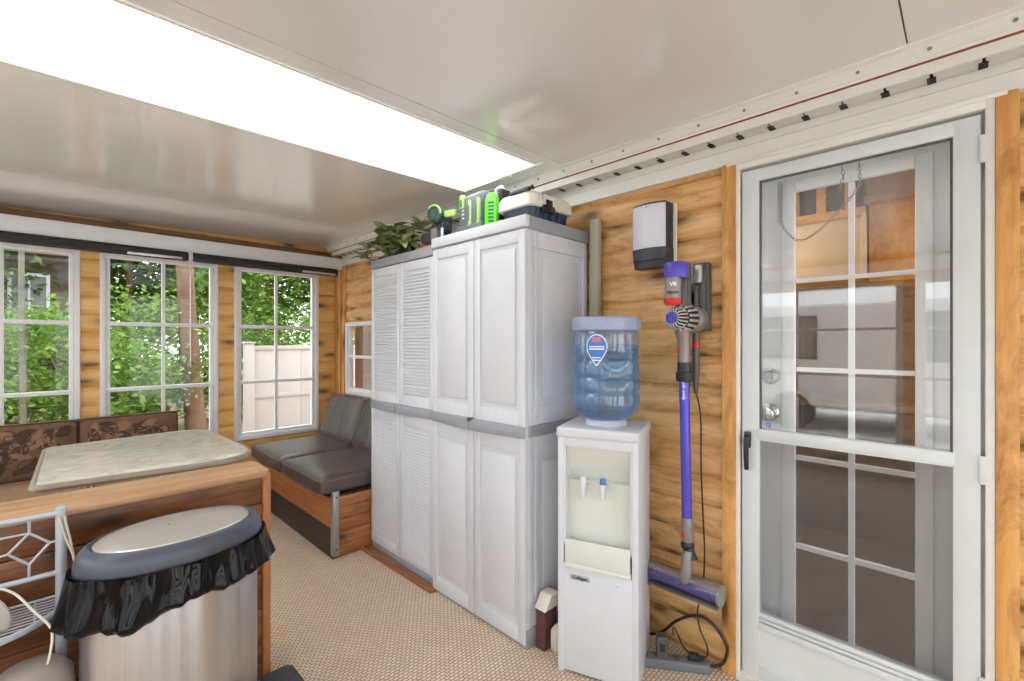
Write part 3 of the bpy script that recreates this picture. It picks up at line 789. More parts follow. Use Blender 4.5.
# ------------------------------------------------------------------ wardrobes
def wardrobe(label, fx, y0, y1, H, louver, bx=1.852):
    t = thing('wardrobe', label, 'wardrobe', ((fx + bx) / 2, (y0 + y1) / 2, 0))
    zb0, zb1 = .888, .938
    mb = MB(); mb.box((fx + .03, y0 + .008, .0), (bx, y1 - .008, H - .03))
    for ya, yb in ((y0, y0 + .012), (y1 - .012, y1)):
        for xa, xb in ((fx + .022, fx + .05), (fx + .062, fx + .085), (bx - .035, bx)):
            mb.box((xa, ya, .05), (xb, yb, H - .03), .003)
        for za, zc in ((.05, .14), (.80, .90), (.93, 1.02), (H - .13, H - .03)):
            mb.box((fx + .03, ya + .001, za), (bx - .003, yb - .001, zc), .003)
        for za, zc in ((.17, .77), (1.05, H - .16)):
            mb.box((fx + .12, ya + .003, za), (bx - .07, yb - .002, zc), .004)
    mb.build('carcass', 'ward', t)
    mb = MB()
    if louver: mb.box((fx - .004, y0 - .0, H - .052), (bx + .004, y1, H), .008)
    else: mb.box((fx + .012, y0 - .012, H - .058), (bx + .006, y1, H), .008)
    mb.build('top_cap', 'ward_grey', t)
    if not louver:
        mb = MB(); mb.box((fx - .008, y0 - .010, H - .05), (fx + .03, y1, H + .001), .006); mb.build('top_fascia', 'ward', t)
    mb = MB()
    if louver: mb.box((fx + .004, y0, .0), (bx, y1, .045), .006)
    else: mb.box((fx + .006, y0 - .006, .0), (bx + .004, y1, .075), .006)
    mb.build('base', 'ward_grey', t)
    mb = MB(); mb.box((fx + .02, y0 - .007, zb0), (bx + .002, y1, zb1), .004); mb.build('side_band', 'ward_grey', t)
    ym = (y0 + y1) / 2
    for i, (a, b) in enumerate(((y0 + .002, ym - .002), (ym + .002, y1 - .002))):
        z0 = .048 if louver else .012
        mb = MB(); mb.box((fx + .010, a, z0), (fx + .028, b, H - .056))
        # stiles and rails proud of the field
        sw = .035 if louver else .042
        outer_a, outer_b = a, b
        mb.box((fx, a, z0), (fx + .018, a + sw, H - .056), .004); mb.box((fx, b - sw, z0), (fx + .018, b, H - .056), .004)
        top0 = H - .056
        for za, zc in ((z0, z0 + .07), (zb0 - .07, zb1 + .06), (top0 - .055, top0)):
            mb.box((fx, a + .01, za), (fx + .018, b - .01, zc), .004)
        for za, zc in ((z0 + .07, zb0 - .07), (zb1 + .06, top0 - .055)):
            if louver:
                z = za + .002
                while z < zc - .012:
                    mk = mb.mark()
                    mb.prism([(fx + .012, z), (fx + .001, z + .003), (fx + .001, z + .006), (fx + .012, z + .017)], 'y', a + sw - .002, b - sw + .002)
                    z += .0185
            else:
                mb.box((fx + .001, a + sw + .018, za + .02), (fx + .016, b - sw - .018, zc - .02), .010, 2)
        d = mb.build('door', 'ward', t)
        # bowed grey pull: proud towards the meeting edge
        pl = []
        inner = b if i == 0 else a; outer = a if i == 0 else b
        for k in range(9):
            q = k / 8; pl.append((fx - .004 - .030 * (math.sin(q * math.pi / 2) ** 1.3), outer + (inner - outer) * q))
        poly = [(fx + .006, outer)] + pl + [(fx + .006, inner)]
        mb = MB(); mb.prism(poly, 'z', zb0 - .004, zb1 - .002, .004, 2, 40); mb.build('handle', 'ward_grey', d)
        if i == 0 and not louver:
            mb = MB(); mb.box((fx - .036, b - .018, zb1 - .012), (fx - .02, b + .012, zb1 + .006), .003); mb.build('latch', 'dgrey', d)
    return t
wardrobe('tall white plastic wardrobe with raised-panel doors beside the water cooler', 1.405, 1.312, 1.978, 1.832, False)
wardrobe('tall white plastic wardrobe with louvered doors beside the grey bench', 1.42, 1.990, 2.655, 1.805, True)
mb = MB(); mb.prism([(1.372, 1.952), (1.412, 1.945), (1.425, 2.68), (1.362, 2.69)], 'z', 0, .016, .003)
b = tag(mb.build('floor_board', wood('worn_floor_board', S3(156, 104, 66), S3(120, 76, 44), S3(176, 130, 92), along='y', knots=False)), 'narrow brown board on the floor along the louvered wardrobe', 'board')
mb = MB()
for y in (2.62, 2.66): mb.cyl((1.385, y, .015), (1.385, y, .018), .006, n=8)
mb.build('screw_hole', 'dark', b)
mb = MB(); mk = mb.mark(); mb.box((1.822, 1.243, 0), (1.852, 1.292, 1.88), .003)
mb.xf(mk, Matrix.Translation((1.83, 1.265, 0)) @ Matrix.Rotation(R(.4), 4, 'X') @ Matrix.Translation((-1.83, -1.265, 0)))
tag(mb.build('timber_plank', 'plank'), 'grey-green painted plank standing upright between wardrobe and log wall', 'plank')

# ------------------------------------------------------------------ things on the wardrobes
t = thing('picnic_cooler', 'navy and cream portable ice cooler on top of the panel-door wardrobe', 'ice cooler', (1.65, 1.53, 1.832))
def cooler_ring(z, inset):
    return [(x, y, z) for x, y in roundpoly([(1.50 + inset, 1.36 + inset), (1.80 - inset, 1.36 + inset), (1.80 - inset, 1.585 - inset), (1.50 + inset, 1.585 - inset)], .045, 5)]
def loft(mb, rings):
    n = len(rings[0]); vs = [p for r in rings for p in r]; fs = []
    for i in range(len(rings) - 1):
        for k in range(n): fs.append((i * n + k, i * n + (k + 1) % n, (i + 1) * n + (k + 1) % n, (i + 1) * n + k))
    fs += [tuple(range(n - 1, -1, -1)), tuple((len(rings) - 1) * n + k for k in range(n))]
    mb.add(vs, fs)
mb = MB(); loft(mb, [cooler_ring(1.833, .03), cooler_ring(1.84, .022), cooler_ring(1.905, .010), cooler_ring(1.918, .010)])
for k in range(5): mb.cyl((1.55 + k * .05, 1.376, 1.845), (1.55 + k * .05, 1.369, 1.905), .008, n=8)
mb.build('tub', 'navy', t)
mb = MB(); loft(mb, [cooler_ring(1.908, -.002), cooler_ring(1.912, -.006), cooler_ring(1.955, -.004), cooler_ring(1.974, .006), cooler_ring(1.983, .025), cooler_ring(1.987, .05), cooler_ring(1.988, .09)])
mb.build('lid', 'cream', t)
mb = MB(); mb.box((1.498, 1.38, 1.972), (1.52, 1.50, 1.992), .005); mb.tube(bez([(1.51, 1.38, 1.985), (1.507, 1.365, 1.99), (1.51, 1.36, 1.975)], 5), .006); mb.build('carry_handle', 'black', t)
for x in (1.60,):
    mb = MB(); mb.box((x - .035, 1.350, 1.885), (x + .055, 1.366, 1.922), .008); mb.box((x - .012, 1.346, 1.895), (x + .03, 1.354, 1.945), .004); mb.build('latch', 'black', t)
mb = MB(); mb.tube(bez([(1.55, 1.356, 1.93), (1.545, 1.346, 1.955), (1.56, 1.346, 1.962), (1.575, 1.348, 1.94)], 6), .003); mb.build('wire_loop', 'chrome', t)

t = thing('cordless_vacuum', 'small grey and green cordless hand vacuum lying on the louvered wardrobe edge', 'hand vacuum', (1.5, 2.03, 1.806))
fc, bk = Vector((1.452, 2.025, 1.985)), Vector((1.56, 2.065, 1.978)); ax_ = (bk - fc).normalized(); sd1 = Vector((0, 0, 1)).cross(ax_).normalized()
mb = MB(); mb.cyl(fc, bk, .048, .043, 28, .008); mb.cyl(fc - ax_ * .012, fc, .036, .045, 28); mb.build('motor_barrel', 'toolgreen', t)
mb = MB()
for k in range(10):
    a = k * math.pi / 5; q = fc - ax_ * .0125 + sd1 * .026 * math.cos(a) + Vector((0, 0, .026 * math.sin(a))); mb.ball(q, .005, n=8, m=5)
mb.build('vent_ring', 'dark', t)
mb = MB(); mb.tube([fc - ax_ * .006 + sd1 * .043 * math.cos(a) + Vector((0, 0, .043 * math.sin(a))) for a in [k * .25 for k in range(3, 14)]], .005, n=6); mb.build('green_ring', 'lime_pale', t)
mb = MB(); mb.prism([(1.485, 1.985), (1.505, 1.985), (1.525, 1.92), (1.505, 1.92)], 'z', 1.965, 2.0, .006); mb.build('green_grip', 'lime_pale', t)
mb = MB(); mb.box((1.45, 2.0, 1.835), (1.57, 2.16, 1.90), .02, 3); mb.box((1.46, 1.99, 1.807), (1.56, 2.12, 1.85), .012); mb.box((1.48, 1.99, 1.89), (1.55, 2.09, 1.95), .012); mb.build('base_housing', 'boxgrey', t)
mb = MB(); mb.box((1.446, 2.0, 1.85), (1.452, 2.05, 1.905), .002); mb.build('silver_plate', 'mgrey', t)
mb = MB(); mb.cyl((1.475, 1.985, 1.835), (1.475, 1.985, 1.905), .008, n=10); mb.build('pale_tab', 'tlight', t)

t = thing('tool_battery_pack', 'large grey tool battery with pale green stripes standing on the wardrobe', 'battery pack', (1.5480, 1.80, 1.832))
mb = MB(); mb.box((1.4980, 1.70, 1.833), (1.6480, 1.90, 1.90), .012); mb.box((1.5030, 1.715, 1.88), (1.6280, 1.89, 2.05), .022, 3); mb.box((1.5180, 1.70, 1.99), (1.6180, 1.84, 2.06), .02, 3); mb.build('battery_case', 'toolgrey', t)
for a, b in ((1.775, 1.805), (1.715, 1.738)):
    mb = MB(); mb.box((1.497, a + .004, 1.885), (1.52, b - .004, 2.02), .007); o = mb.build('green_stripe', 'lime_pale', t)
    mb = MB(); mb.box((1.4955, a + .011, 1.91), (1.498, b - .011, 1.99)); mb.build('stripe_mark', 'toolgrey', o)
mb = MB(); mb.box((1.4940, 1.835, 1.985), (1.5180, 1.865, 2.055), .006); mb.build('release_tab', 'lime_pale', t)
mb = MB(); mb.box((1.4925, 1.843, 1.992), (1.4950, 1.857, 2.03), .003); mb.build('tab_slot', 'toolgreen', t)
mb = MB()
for z in (1.93, 1.95, 1.97): mb.box((1.5015, 1.835, z), (1.5050, 1.85, z + .008))
mb.build('charge_light', 'tlight', t)

t = thing('battery_charger', 'bright lime green vented charger between the battery pack and the ice cooler', 'charger', (1.5480, 1.6880, 1.832))
mb = MB(); mb.box((1.5180, 1.6480, 1.833), (1.6180, 1.685, 2.03), .012); mb.build('charger_case', 'tlight', t)
mb = MB(); mb.prism([(1.590, 1.833), (1.675, 1.833), (1.675, 1.99), (1.65, 2.02), (1.612, 2.02), (1.590, 1.99)], 'x', 1.498, 1.523, .008); f = mb.build('vented_face', 'lime', t)
for k in range(7):
    mb = MB(); z = 1.855 + k * .018
    mb.prism([(1.605, z), (1.645, z + .006), (1.645, z + .014), (1.605, z + .008)], 'x', 1.4955, 1.50); mb.build('vent_slot', 'toolgreen', f)
mb = MB(); mb.tube(bez([(1.5680, 1.66, 2.03), (1.5680, 1.66, 2.055), (1.5680, 1.62, 2.06), (1.5680, 1.61, 2.03)], 5), .008); mb.build('carry_loop', 'tlight', t)
mb = MB(); mb.box((1.5480, 1.6310, 1.9), (1.6080, 1.60, 2.045), .006); mb.build('dark_plug', 'dark', t)

t = thing('trailing_foliage', 'leafy green trailing plant heaped on top of the louvered wardrobe', 'plant', (1.52, 2.45, 1.805))
def leaf(mb, p, d, nrm, L, W):
    d = Vector(d).normalized(); s = d.cross(Vector(nrm)).normalized(); u = s.cross(d)
    p = Vector(p); pts = []
    for q, wq in ((0, .05), (.2, .75), (.45, 1), (.7, .8), (.9, .3), (1, .02)):
        c = p + d * L * q - u * L * .35 * q * q
        pts.append((c - s * W * wq * .5 + u * W * .18 * wq, c - u * .0, c + s * W * wq * .5 + u * W * .18 * wq))
    vs = [x for r in pts for x in r]; fs = []
    for i in range(5):
        for k in range(2): fs.append((i * 3 + k, i * 3 + k + 1, (i + 1) * 3 + k + 1, (i + 1) * 3 + k))
    mb.add(vs, fs)
rnd = random.Random(3)
sm = MB()
stems = []
for k in range(20):
    a = (1.52 + rnd.uniform(-.06, .08), 2.42 + rnd.uniform(-.12, .14), 1.812)
    e = (1.42 + rnd.uniform(-.05, .14), 2.42 + rnd.uniform(-.27, .33), 1.83 + rnd.uniform(0, .13))
    m_ = ((a[0] + e[0]) / 2, (a[1] + e[1]) / 2, max(a[2], e[2]) + .03)
    P_ = bez([a, m_, e], 8); stems.append(P_); sm.tube(P_, .003, n=5)
P_ = bez([(1.47, 2.5, 1.82), (1.43, 2.66, 1.83), (1.40, 2.76, 1.83)], 8); stems.append(P_); sm.tube(P_, .003, n=5)
sm.build('stems', 'stem', t)
n_ = 0
for si, P_ in enumerate(stems):
    for k in range(9):
        p = P_[rnd.randrange(3, len(P_))]
        d = Vector((rnd.uniform(-1, .6), rnd.uniform(-1, 1), rnd.uniform(-.3, .8)))
        if n_ < 100: mb = MB()
        leaf(mb, p, d, Vector((rnd.uniform(-.6, .2), rnd.uniform(-.4, .4), 1)), rnd.uniform(.065, .105), rnd.uniform(.045, .07))
        if n_ < 100: mb.build('leaf', 'leaf_pale' if n_ % 3 == 0 else 'leaf', t)
        n_ += 1
        if n_ == 100: mb = MB()
mb.build('leaves', 'leaf', t)['kind'] = 'stuff'
mb = MB(); mb.box((1.425, 2.0, 1.806), (1.50, 2.16, 1.812), .001); tag(mb.build('orange_card', 'orange'), 'flat orange card lying on the louvered wardrobe top edge', 'card')

# ------------------------------------------------------------------ water cooler and bottle
CX_, CY_, CW, CD = 1.41, 1.141, .311, .295
t = thing('water_cooler', 'white bottled water dispenser cabinet with two taps beside the wardrobe', 'water cooler', (CX_, CY_, 0), R(-70), world=False)
mb = MB()
mb.box((0, 0, 0), (.024, CD, .925), .003); mb.box((CW - .024, 0, 0), (CW, CD, .925), .003); mb.box((.01, CD - .012, .0), (CW - .01, CD - .002, .925))
mb.box((.02, .012, .02), (CW - .02, CD - .02, .43)); mb.box((.02, .13, .42), (CW - .02, CD - .02, .92)); mb.box((.02, .0, .885), (CW - .02, .14, .926), .002)
mb.build('cabinet', 'cool_white', t)
mb = MB(); mb.box((-.004, -.010, .923), (CW + .004, CD + .002, .962), .008, 3); mb.build('top_cover', 'cool_white', t)
mb = MB(); mb.box((.022, .001, .012), (CW - .022, .014, .415), .002); dp = mb.build('lower_panel', 'cool_white', t)
mb = MB(); mb.box((.052, -.0015, .372), (.128, .002, .392), .001); bd = mb.build('name_badge', 'badge', dp); bd['label'] = 'silver badge reading Culligan'
mb = MB(); text_mb(mb, 'Culligan', .018, mat_axes((.09, -.0022, .382), (1, 0, 0), (0, 0, 1), (0, -1, 0)), bold=.0004); mb.build('badge_lettering', 'ink', bd)
mb = MB(); mb.cyl((.232, .002, .38), (.232, -.0005, .38), .003, n=8); mb.build('screw', 'badge', dp)
mb = MB()                                   # moulded alcove: slanted upper back, upright lower back, cheeks
mb.prism([(.012, .886), (.075, .75), (.052, .745), (.05, .50), (.14, .50), (.14, .886)], 'x', .023, CW - .023)
for a, b in ((.0235, .030), (CW - .030, CW - .0235)): mb.prism([(.004, .50), (.055, .50), (.055, .74), (.075, .75), (.012, .886), (.004, .886)], 'x', a, b)
mb.build('alcove', 'cool_cream', t)
mb = MB()
mb.prism([(.0, .432), (.012, .436), (.004, .525), (-.004, .527), (-.003, .44)], 'x', .030, CW - .030, .002)
mb.box((.026, -.010, .418), (CW - .026, .06, .434), .004); mb.box((.03, .01, .49), (CW - .03, .055, .50))
tr_ = mb.build('drip_tray', 'cool_cream', t)
for u, top in ((.098, 'cool_white'), (.175, 'blue')):
    mb = MB(); mb.cyl((u, .055, .735), (u, .015, .735), .011, n=14, bev=.002); mb.cyl((u, .020, .75), (u, .016, .69), .011, .008, 14, .002); o = mb.build('tap', 'cool_white', t)
    mb = MB(); mb.cyl((u, .020, .748), (u, .021, .772), .013, .011, 14, .003); lv = mb.build('tap_lever', top, o)
    if top == 'blue': lv['label'] = 'blue cold water lever'
rl = R(-70)
bx_, by_ = CX_ + .158 * math.cos(rl) - .145 * math.sin(rl), CY_ + .158 * math.sin(rl) + .145 * math.cos(rl)
mb = MB(); mb.lathe([(.05, .958), (.082, .958), (.084, .975), (.075, .985), (.05, .985)], c=(.158, .145), n=36); mb.build('bottle_collar', 'cool_white', t)

t = thing('water_bottle', 'large clear blue water bottle upside down on the water cooler', 'water bottle', (bx_, by_, .986))
def bprof(o):
    return [(.045 - o, .987 + o), (.08 - o, .990 + o), (.108 - o, 1.0 + o), (.126 - o, 1.02 + o), (.134 - o, 1.05), (.134 - o, 1.085), (.130 - o, 1.095), (.134 - o, 1.105), (.134 - o, 1.145),
            (.128 - o, 1.155), (.1315 - o, 1.168), (.1315 - o, 1.21), (.127 - o, 1.222), (.1305 - o, 1.235), (.1305 - o, 1.325), (.126 - o, 1.345)]
# handle recess pressed into the side facing the room
toc = math.atan2(-by_, -bx_)
def bot_pt(r, z, a, dent=True):
    d = (a - (toc + .30) + math.pi) % (2 * math.pi) - math.pi
    dz = (z - 1.185)
    k = math.exp(-(d / .34) ** 4 - (dz / .05) ** 4) if dent else 0
    rr = r - .030 * k
    return (bx_ + rr * math.cos(a), by_ + rr * math.sin(a), z)
def fine(pr, n=4):
    out = []
    for (r0, z0), (r1, z1) in zip(pr[:-1], pr[1:]):
        for k in range(n): out.append((r0 + (r1 - r0) * k / n, z0 + (z1 - z0) * k / n))
    return out + [pr[-1]]
def bottle_mb(pr, n=80):
    mb = MB(); pr = fine(pr); vs = [bot_pt(r, z, 2 * math.pi * k / n) for r, z in pr for k in range(n)]; L = len(pr)
    fs = [(i * n + k, i * n + (k + 1) % n, (i + 1) * n + (k + 1) % n, (i + 1) * n + k) for i in range(L - 1) for k in range(n)]
    fs += [tuple(range(n - 1, -1, -1)), tuple((L - 1) * n + k for k in range(n))]
    mb.add(vs, fs); return mb
bottle_mb(bprof(0)).build('shell', 'bottle', t, sharp=60)
wp = [q for q in bprof(.003) if q[1] < 1.27] + [(.1275, 1.285)]
o = bottle_mb(wp).build('water', 'water', t, sharp=60)
mb = MB(); mb.lathe([(.126, 1.338), (.137, 1.343), (.139, 1.36), (.138, 1.386), (.130, 1.394), (.10, 1.392), (.06, 1.385), (.001, 1.383)], c=(bx_, by_), n=56, close=False)
m_ = bpy.data.materials['blue_tinted_bottle'].copy(); m_.name = 'frosted_bottle_end'
M['bottle_end'] = mat('frosted_end_plastic', S3(150, 160, 190), 0.3, var=.08)
mb.build('end_cap', 'bottle_end', t)
# handle bar across the recess
mb = MB(); a0 = toc + .30
mb.tube(bez([(bx_ + (.131 - .004 * (abs(k) < 2)) * math.cos(a0 + k * .13), by_ + (.131 - .004 * (abs(k) < 2)) * math.sin(a0 + k * .13), 1.215 - .03 * (1 - (k / 3) ** 2)) for k in range(-3, 4)], 4), .010, n=10)
mb.build('grip', 'bottle', t)
# label, curved to the bottle
ca = toc - .27
def lab(mb, poly, r, z0, rings=6):
    cu_, cv_ = sum(p[0] for p in poly) / len(poly), sum(p[1] for p in poly) / len(poly)
    dense = []
    for (u0, v0), (u1, v1) in zip(poly, poly[1:] + poly[:1]):
        for k in range(4): dense.append((u0 + (u1 - u0) * k / 4, v0 + (v1 - v0) * k / 4))
    n = len(dense); vs = []; fs = []
    for j in range(rings + 1):
        q = max(j, .02) / rings
        for u, v in dense: a = ca - (cu_ + (u - cu_) * q) / r; vs.append((bx_ + r * math.cos(a), by_ + r * math.sin(a), z0 + cv_ + (v - cv_) * q))
    for j in range(rings):
        for i in range(n): fs.append((j * n + i, j * n + (i + 1) % n, (j + 1) * n + (i + 1) % n, (j + 1) * n + i))
    mb.add(vs, fs)
def balloon(s):
    pts = []
    for k in range(28):
        a = 2 * math.pi * k / 28; u = math.sin(a) * .042; v = math.cos(a) * .05
        if v < 0: u *= (1 - (v / -.05) ** 1.6 * .72); v *= 1.45
        pts.append((u * s, v * s))
    return pts
mb = MB(); lab(mb, balloon(1.0), .1345, 1.275); lb = mb.build('label', 'label_white', t)
lb['label'] = 'blue drop-shaped label'
mb = MB(); lab(mb, balloon(.92), .1350, 1.275); mb.build('label_print', 'label_blue', lb)
mb = MB(); lab(mb, [(-.018, -.009), (.018, -.009), (.018, .009), (-.018, .009)], .1354, 1.304); mb.build('label_mark', 'label_red', lb)
for v, h in ((1.277, .004), (1.268, .005), (1.235, .004), (1.225, .004)):
    wd = .030 if v > 1.25 else .016
    mb = MB(); lab(mb, [(-wd, -h / 2), (wd, -h / 2), (wd, h / 2), (-wd, h / 2)], .1355, v); mb.build('label_line', 'label_white', lb)

# brush and cloth in the gap between wardrobe and cooler
t = thing('hand_brush', 'maroon bristle brush with beige top in the gap beside the water cooler', 'brush', (1.47, 1.265, 0))
mb = MB(); mb.prism([(1.448, .0), (1.53, .0), (1.535, .165), (1.455, .165)], 'y', 1.245, 1.295, .006); mb.build('bristles', 'broom', t)
mb = MB(); mb.prism([(1.447, .165), (1.545, .165), (1.545, .22), (1.49, .222)], 'y', 1.238, 1.302, .006); mb.build('brush_back', 'cream', t)
mb = MB(); cushion(mb, (1.47, 1.185, .0), (1.56, 1.238, .10), .02, .008)
tag(mb.build('folded_cloth', 'rag'), 'pale cream folded cloth on the carpet behind the water cooler', 'cloth')

# ------------------------------------------------------------------ wall box above the vacuum
t = thing('wall_dispenser', 'white and charcoal box mounted on the log wall above the stick vacuum', 'wall box', (1.87, .945, 1.61))
def plan(off, n=8):
    pts = []
    for k in range(n + 1):
        y = 1.030 - .150 * k / n; q = k / n
        pts.append((1.795 - .022 * math.sin(q * math.pi * .85 + .25) + off, y))
    return pts
mb = MB(); f_ = plan(0); mb.prism([(1.80, 1.030)] + f_ + [(1.81, .880)], 'z', 1.692, 1.876, .002, 1, 60); mb.build('front_cover', 'boxwhite', t)
mb = MB(); f_ = plan(.003); mb.prism([(1.862, 1.028)] + f_ + [(1.862, .877)], 'z', 1.64, 1.884, .003, 1, 60)
rg = [[(x + .0, y, 1.692) for x, y in [(1.862, 1.0285)] + plan(-.001) + [(1.862, .8765)]], [(x + (.02 if i not in (0, 10) else 0), y, 1.612) for i, (x, y) in enumerate([(1.862, 1.0285)] + plan(-.001) + [(1.862, .8765)])]]
loft(mb, rg[::-1]); mb.build('housing', 'boxgrey', t)
mb = MB(); mb.box((1.862, .866, 1.635), (1.876, 1.01, 1.885), .003); mb.build('back_plate', 'cream', t)
mb = MB(); mb.cyl((1.776, .955, 1.866), (1.7725, .955, 1.866), .004, n=10); mb.build('sensor', 'zinc', t)

# ------------------------------------------------------------------ stick vacuum in its dock
t = thing('vacuum_dock', 'dark grey wall dock holding the violet stick vacuum', 'dock', (1.87, .74, 1.3))
mb = MB(); mb.box((1.845, .722, 1.34), (1.876, .79, 1.615), .006); mb.box((1.82, .727, 1.40), (1.85, .775, 1.605), .008); mb.build('back_plate', 'dgrey', t)
mb = MB(); mb.box((1.805, .737, 1.53), (1.823, .767, 1.602), .006); mb.build('charge_pad', 'alu', t)
mb = MB(); mb.tube(bez([(1.83, .768, 1.33), (1.828, .768, 1.2), (1.83, .769, 1.085)], 6), [.014] * 7 + [.014, .013, .012, .011, .009, .006], n=10); cv = mb.build('crevice_tool', 'dgrey', t)
mb = MB(); mb.cyl((1.829, .768, 1.295), (1.829, .768, 1.272), .0155, n=14); mb.build('red_band', 'red', cv)

t = thing('stick_vacuum', 'violet and grey cordless stick vacuum hanging on the log wall', 'vacuum cleaner', (1.76, .79, .3))
mb = MB(); mb.lathe([(.03, 1.543), (.044, 1.543), (.0455, 1.55), (.0455, 1.596), (.043, 1.603), (.03, 1.604), (.001, 1.604)], c=(1.715, .797), n=36)
for k in range(10):
    a = k * .628; mb.box((1.715 + .0445 * math.cos(a) - .002, .797 + .0445 * math.sin(a) - .002, 1.55), (1.715 + .0445 * math.cos(a) + .003, .797 + .0445 * math.sin(a) + .003, 1.595))
mb.build('filter_cap', 'purple', t)
mb = MB(); mb.lathe([(.001, 1.463), (.030, 1.463), (.031, 1.47), (.031, 1.543), (.001, 1.543)], c=(1.700, .803), n=30); bn = mb.build('dust_bin', 'mgrey', t)
mb = MB(); text_mb(mb, 'dyson', .018, mat_axes((1.6712, .7897, 1.486), (.42, -.907, 0), (0, 0, 1), (-.907, -.42, 0)), bold=.0004); mb.build('bin_lettering', 'ink', bn)
mb = MB(); text_mb(mb, 'V8', .022, mat_axes((1.6712, .7897, 1.516), (.42, -.907, 0), (0, 0, 1), (-.907, -.42, 0)), bold=.0005); mb.build('bin_mark', 'label_white', bn)
mb = MB(); mb.lathe([(.001, 1.438), (.026, 1.438), (.0335, 1.448), (.0335, 1.464), (.001, 1.464)], c=(1.698, .804), n=30); mb.build('red_release', 'red', t)
mb = MB(); mb.cyl((1.752, .788, 1.40), (1.752, .788, 1.545), .022, .022, 20, .003); mb.build('airway_column', 'dgrey', t)
mb = MB(); mb.cyl((1.795, .788, 1.44), (1.795, .788, 1.612), .016, .014, 16, .004); mb.box((1.80, .75, 1.43), (1.82, .785, 1.52), .01); mb.tube(bez([(1.795, .788, 1.53), (1.82, .778, 1.51), (1.825, .775, 1.46)], 6), .010); mb.build('handle', 'dgrey', t)
mb = MB(); mb.box((1.80, .755, 1.42), (1.818, .788, 1.50), .008); mb.build('battery', 'alu', t)
CZ0 = 1.388
def ring_fins(mb, x0, x1, y, z, r0, r1, n, w_=.0035):
    for k in range(n):
        a = 2 * math.pi * k / n; c, s_ = math.cos(a), math.sin(a)
        mb.tube([(x0 - .002, y + r0 * c, z + r0 * s_), (x0, y + (r0 * .4 + r1 * .6) * c, z + (r0 * .4 + r1 * .6) * s_), (x1, y + r1 * c, z + r1 * s_)], w_, n=6)
mb = MB(); mb.cyl((1.675, .793, CZ0), (1.72, .793, CZ0), .028, .038, 28); mb.cyl((1.72, .790, CZ0), (1.775, .784, CZ0), .045, .052, 28); mb.build('cyclone_core', 'dark', t)
mb = MB(); ring_fins(mb, 1.672, 1.715, .793, CZ0, .022, .044, 18, .003); ring_fins(mb, 1.722, 1.772, .788, CZ0, .036, .054, 15, .0055); mb.build('cyclone_cones', 'alu', t)
mb = MB(); mk = mb.mark(); mb.lathe([(.001, .0), (.0225, .0), (.0225, .008), (.018, .010), (.016, .004), (.006, .003), (.004, .008), (.001, .008)], n=28)
mb.xf(mk, mat_axes((1.674, .794, CZ0), (0, 1, 0), (0, 0, 1), (-1, 0, 0))); o = mb.build('cyclone_hub', 'purple', t)
mb = MB(); mk = mb.mark(); mb.lathe([(.001, 0), (.048, 0), (.055, .01), (.057, .05), (.050, .075), (.03, .085), (.001, .085)], n=36)
mb.xf(mk, mat_axes((1.772, .775, CZ0), (0, 1, 0), (0, 0, 1), (1, 0, 0))); mb.build('motor_housing', 'mgrey', t)
mb = MB(); mb.tube([(1.745, .792, 1.375), (1.755, .79, 1.335), (1.762, .789, 1.31), (1.764, .789, 1.215)], [.034, .03, .0245, .0225], n=20); nk = mb.build('inlet_neck', 'mgrey', t)
mb = MB(); mb.ball((1.7425, .7965, 1.262), .004, .009, .011); mb.build('red_button', 'red', nk)
mb = MB(); mb.lathe([(.021, 1.135), (.030, 1.14), (.033, 1.155), (.033, 1.175), (.027, 1.178), (.027, 1.215), (.021, 1.215)], c=(1.768, .788), n=24, close=False); mb.build('tool_clip', 'black', t)
mb = MB(); mb.cyl((1.764, .789, 1.222), (1.778, .782, .585), .0195, .0195, 24); wd_ = mb.build('wand', 'wand', t)
nx = Vector((-.907, -.42, 0)); sx_ = Vector((.42, -.907, 0))
mb = MB(); text_mb(mb, 'dyson cyclone', .0165, mat_axes(Vector((1.766, .7885, 1.115)) + nx * .0197 - sx_ * .003, (0, 0, 1), tuple(-sx_), tuple(nx)), depth=.0012, bold=.0003); mb.build('wand_lettering', 'label_white', wd_)
mb = MB(); mb.cyl((1.778, .782, .60), (1.780, .781, .505), .0225, .0235, 22, .002); ck = mb.build('lower_collar', 'mgrey', t)
mb = MB(); mb.ball((1.759, .789, .532), .004, .011, .012); mb.build('red_button', 'red', ck)
mb = MB(); mb.ball((1.780, .781, .49), .027, .027, .024); mb.tube([(1.775, .775, .48), (1.772, .762, .44)], [.02, .024], n=14); mb.build('swivel_joint', 'black', t)
mb = MB(); mb.tube([(1.768, .775, .47), (1.755, .772, .42), (1.745, .772, .375), (1.74, .772, .352)], [.021, .022, .021, .012], n=16); mb.build('elbow', 'mgrey', t)
HX, HZ = 1.765, .345
mb = MB(); mb.cyl((HX, .655, HZ), (HX, .925, HZ), .030, n=28)
for k in range(7):
    mb.tube([(HX + .031 * math.cos(q * .12 + k * .9), .66 + q * .0066, HZ + .031 * math.sin(q * .12 + k * .9)) for q in range(40)], .0022, n=4)
mb.build('roller', 'head', t)
mb = MB(); arc = [(HX + .040 * math.cos(a), HZ + .040 * math.sin(a)) for a in [R(60 + k * 12) for k in range(8)]]; arc2 = [(HX + .036 * math.cos(a), HZ + .036 * math.sin(a)) for a in [R(60 + k * 12) for k in range(7, -1, -1)]]
mb.prism(arc + arc2, 'y', .648, .935); mb.build('head_cover', 'mgrey', t)
mb = MB(); arc = [(HX + .0405 * math.cos(a), HZ + .0405 * math.sin(a)) for a in [R(150 + k * 13) for k in range(9)]]; arc2 = [(HX + .037 * math.cos(a), HZ + .037 * math.sin(a)) for a in [R(150 + k * 13) for k in range(8, -1, -1)]]
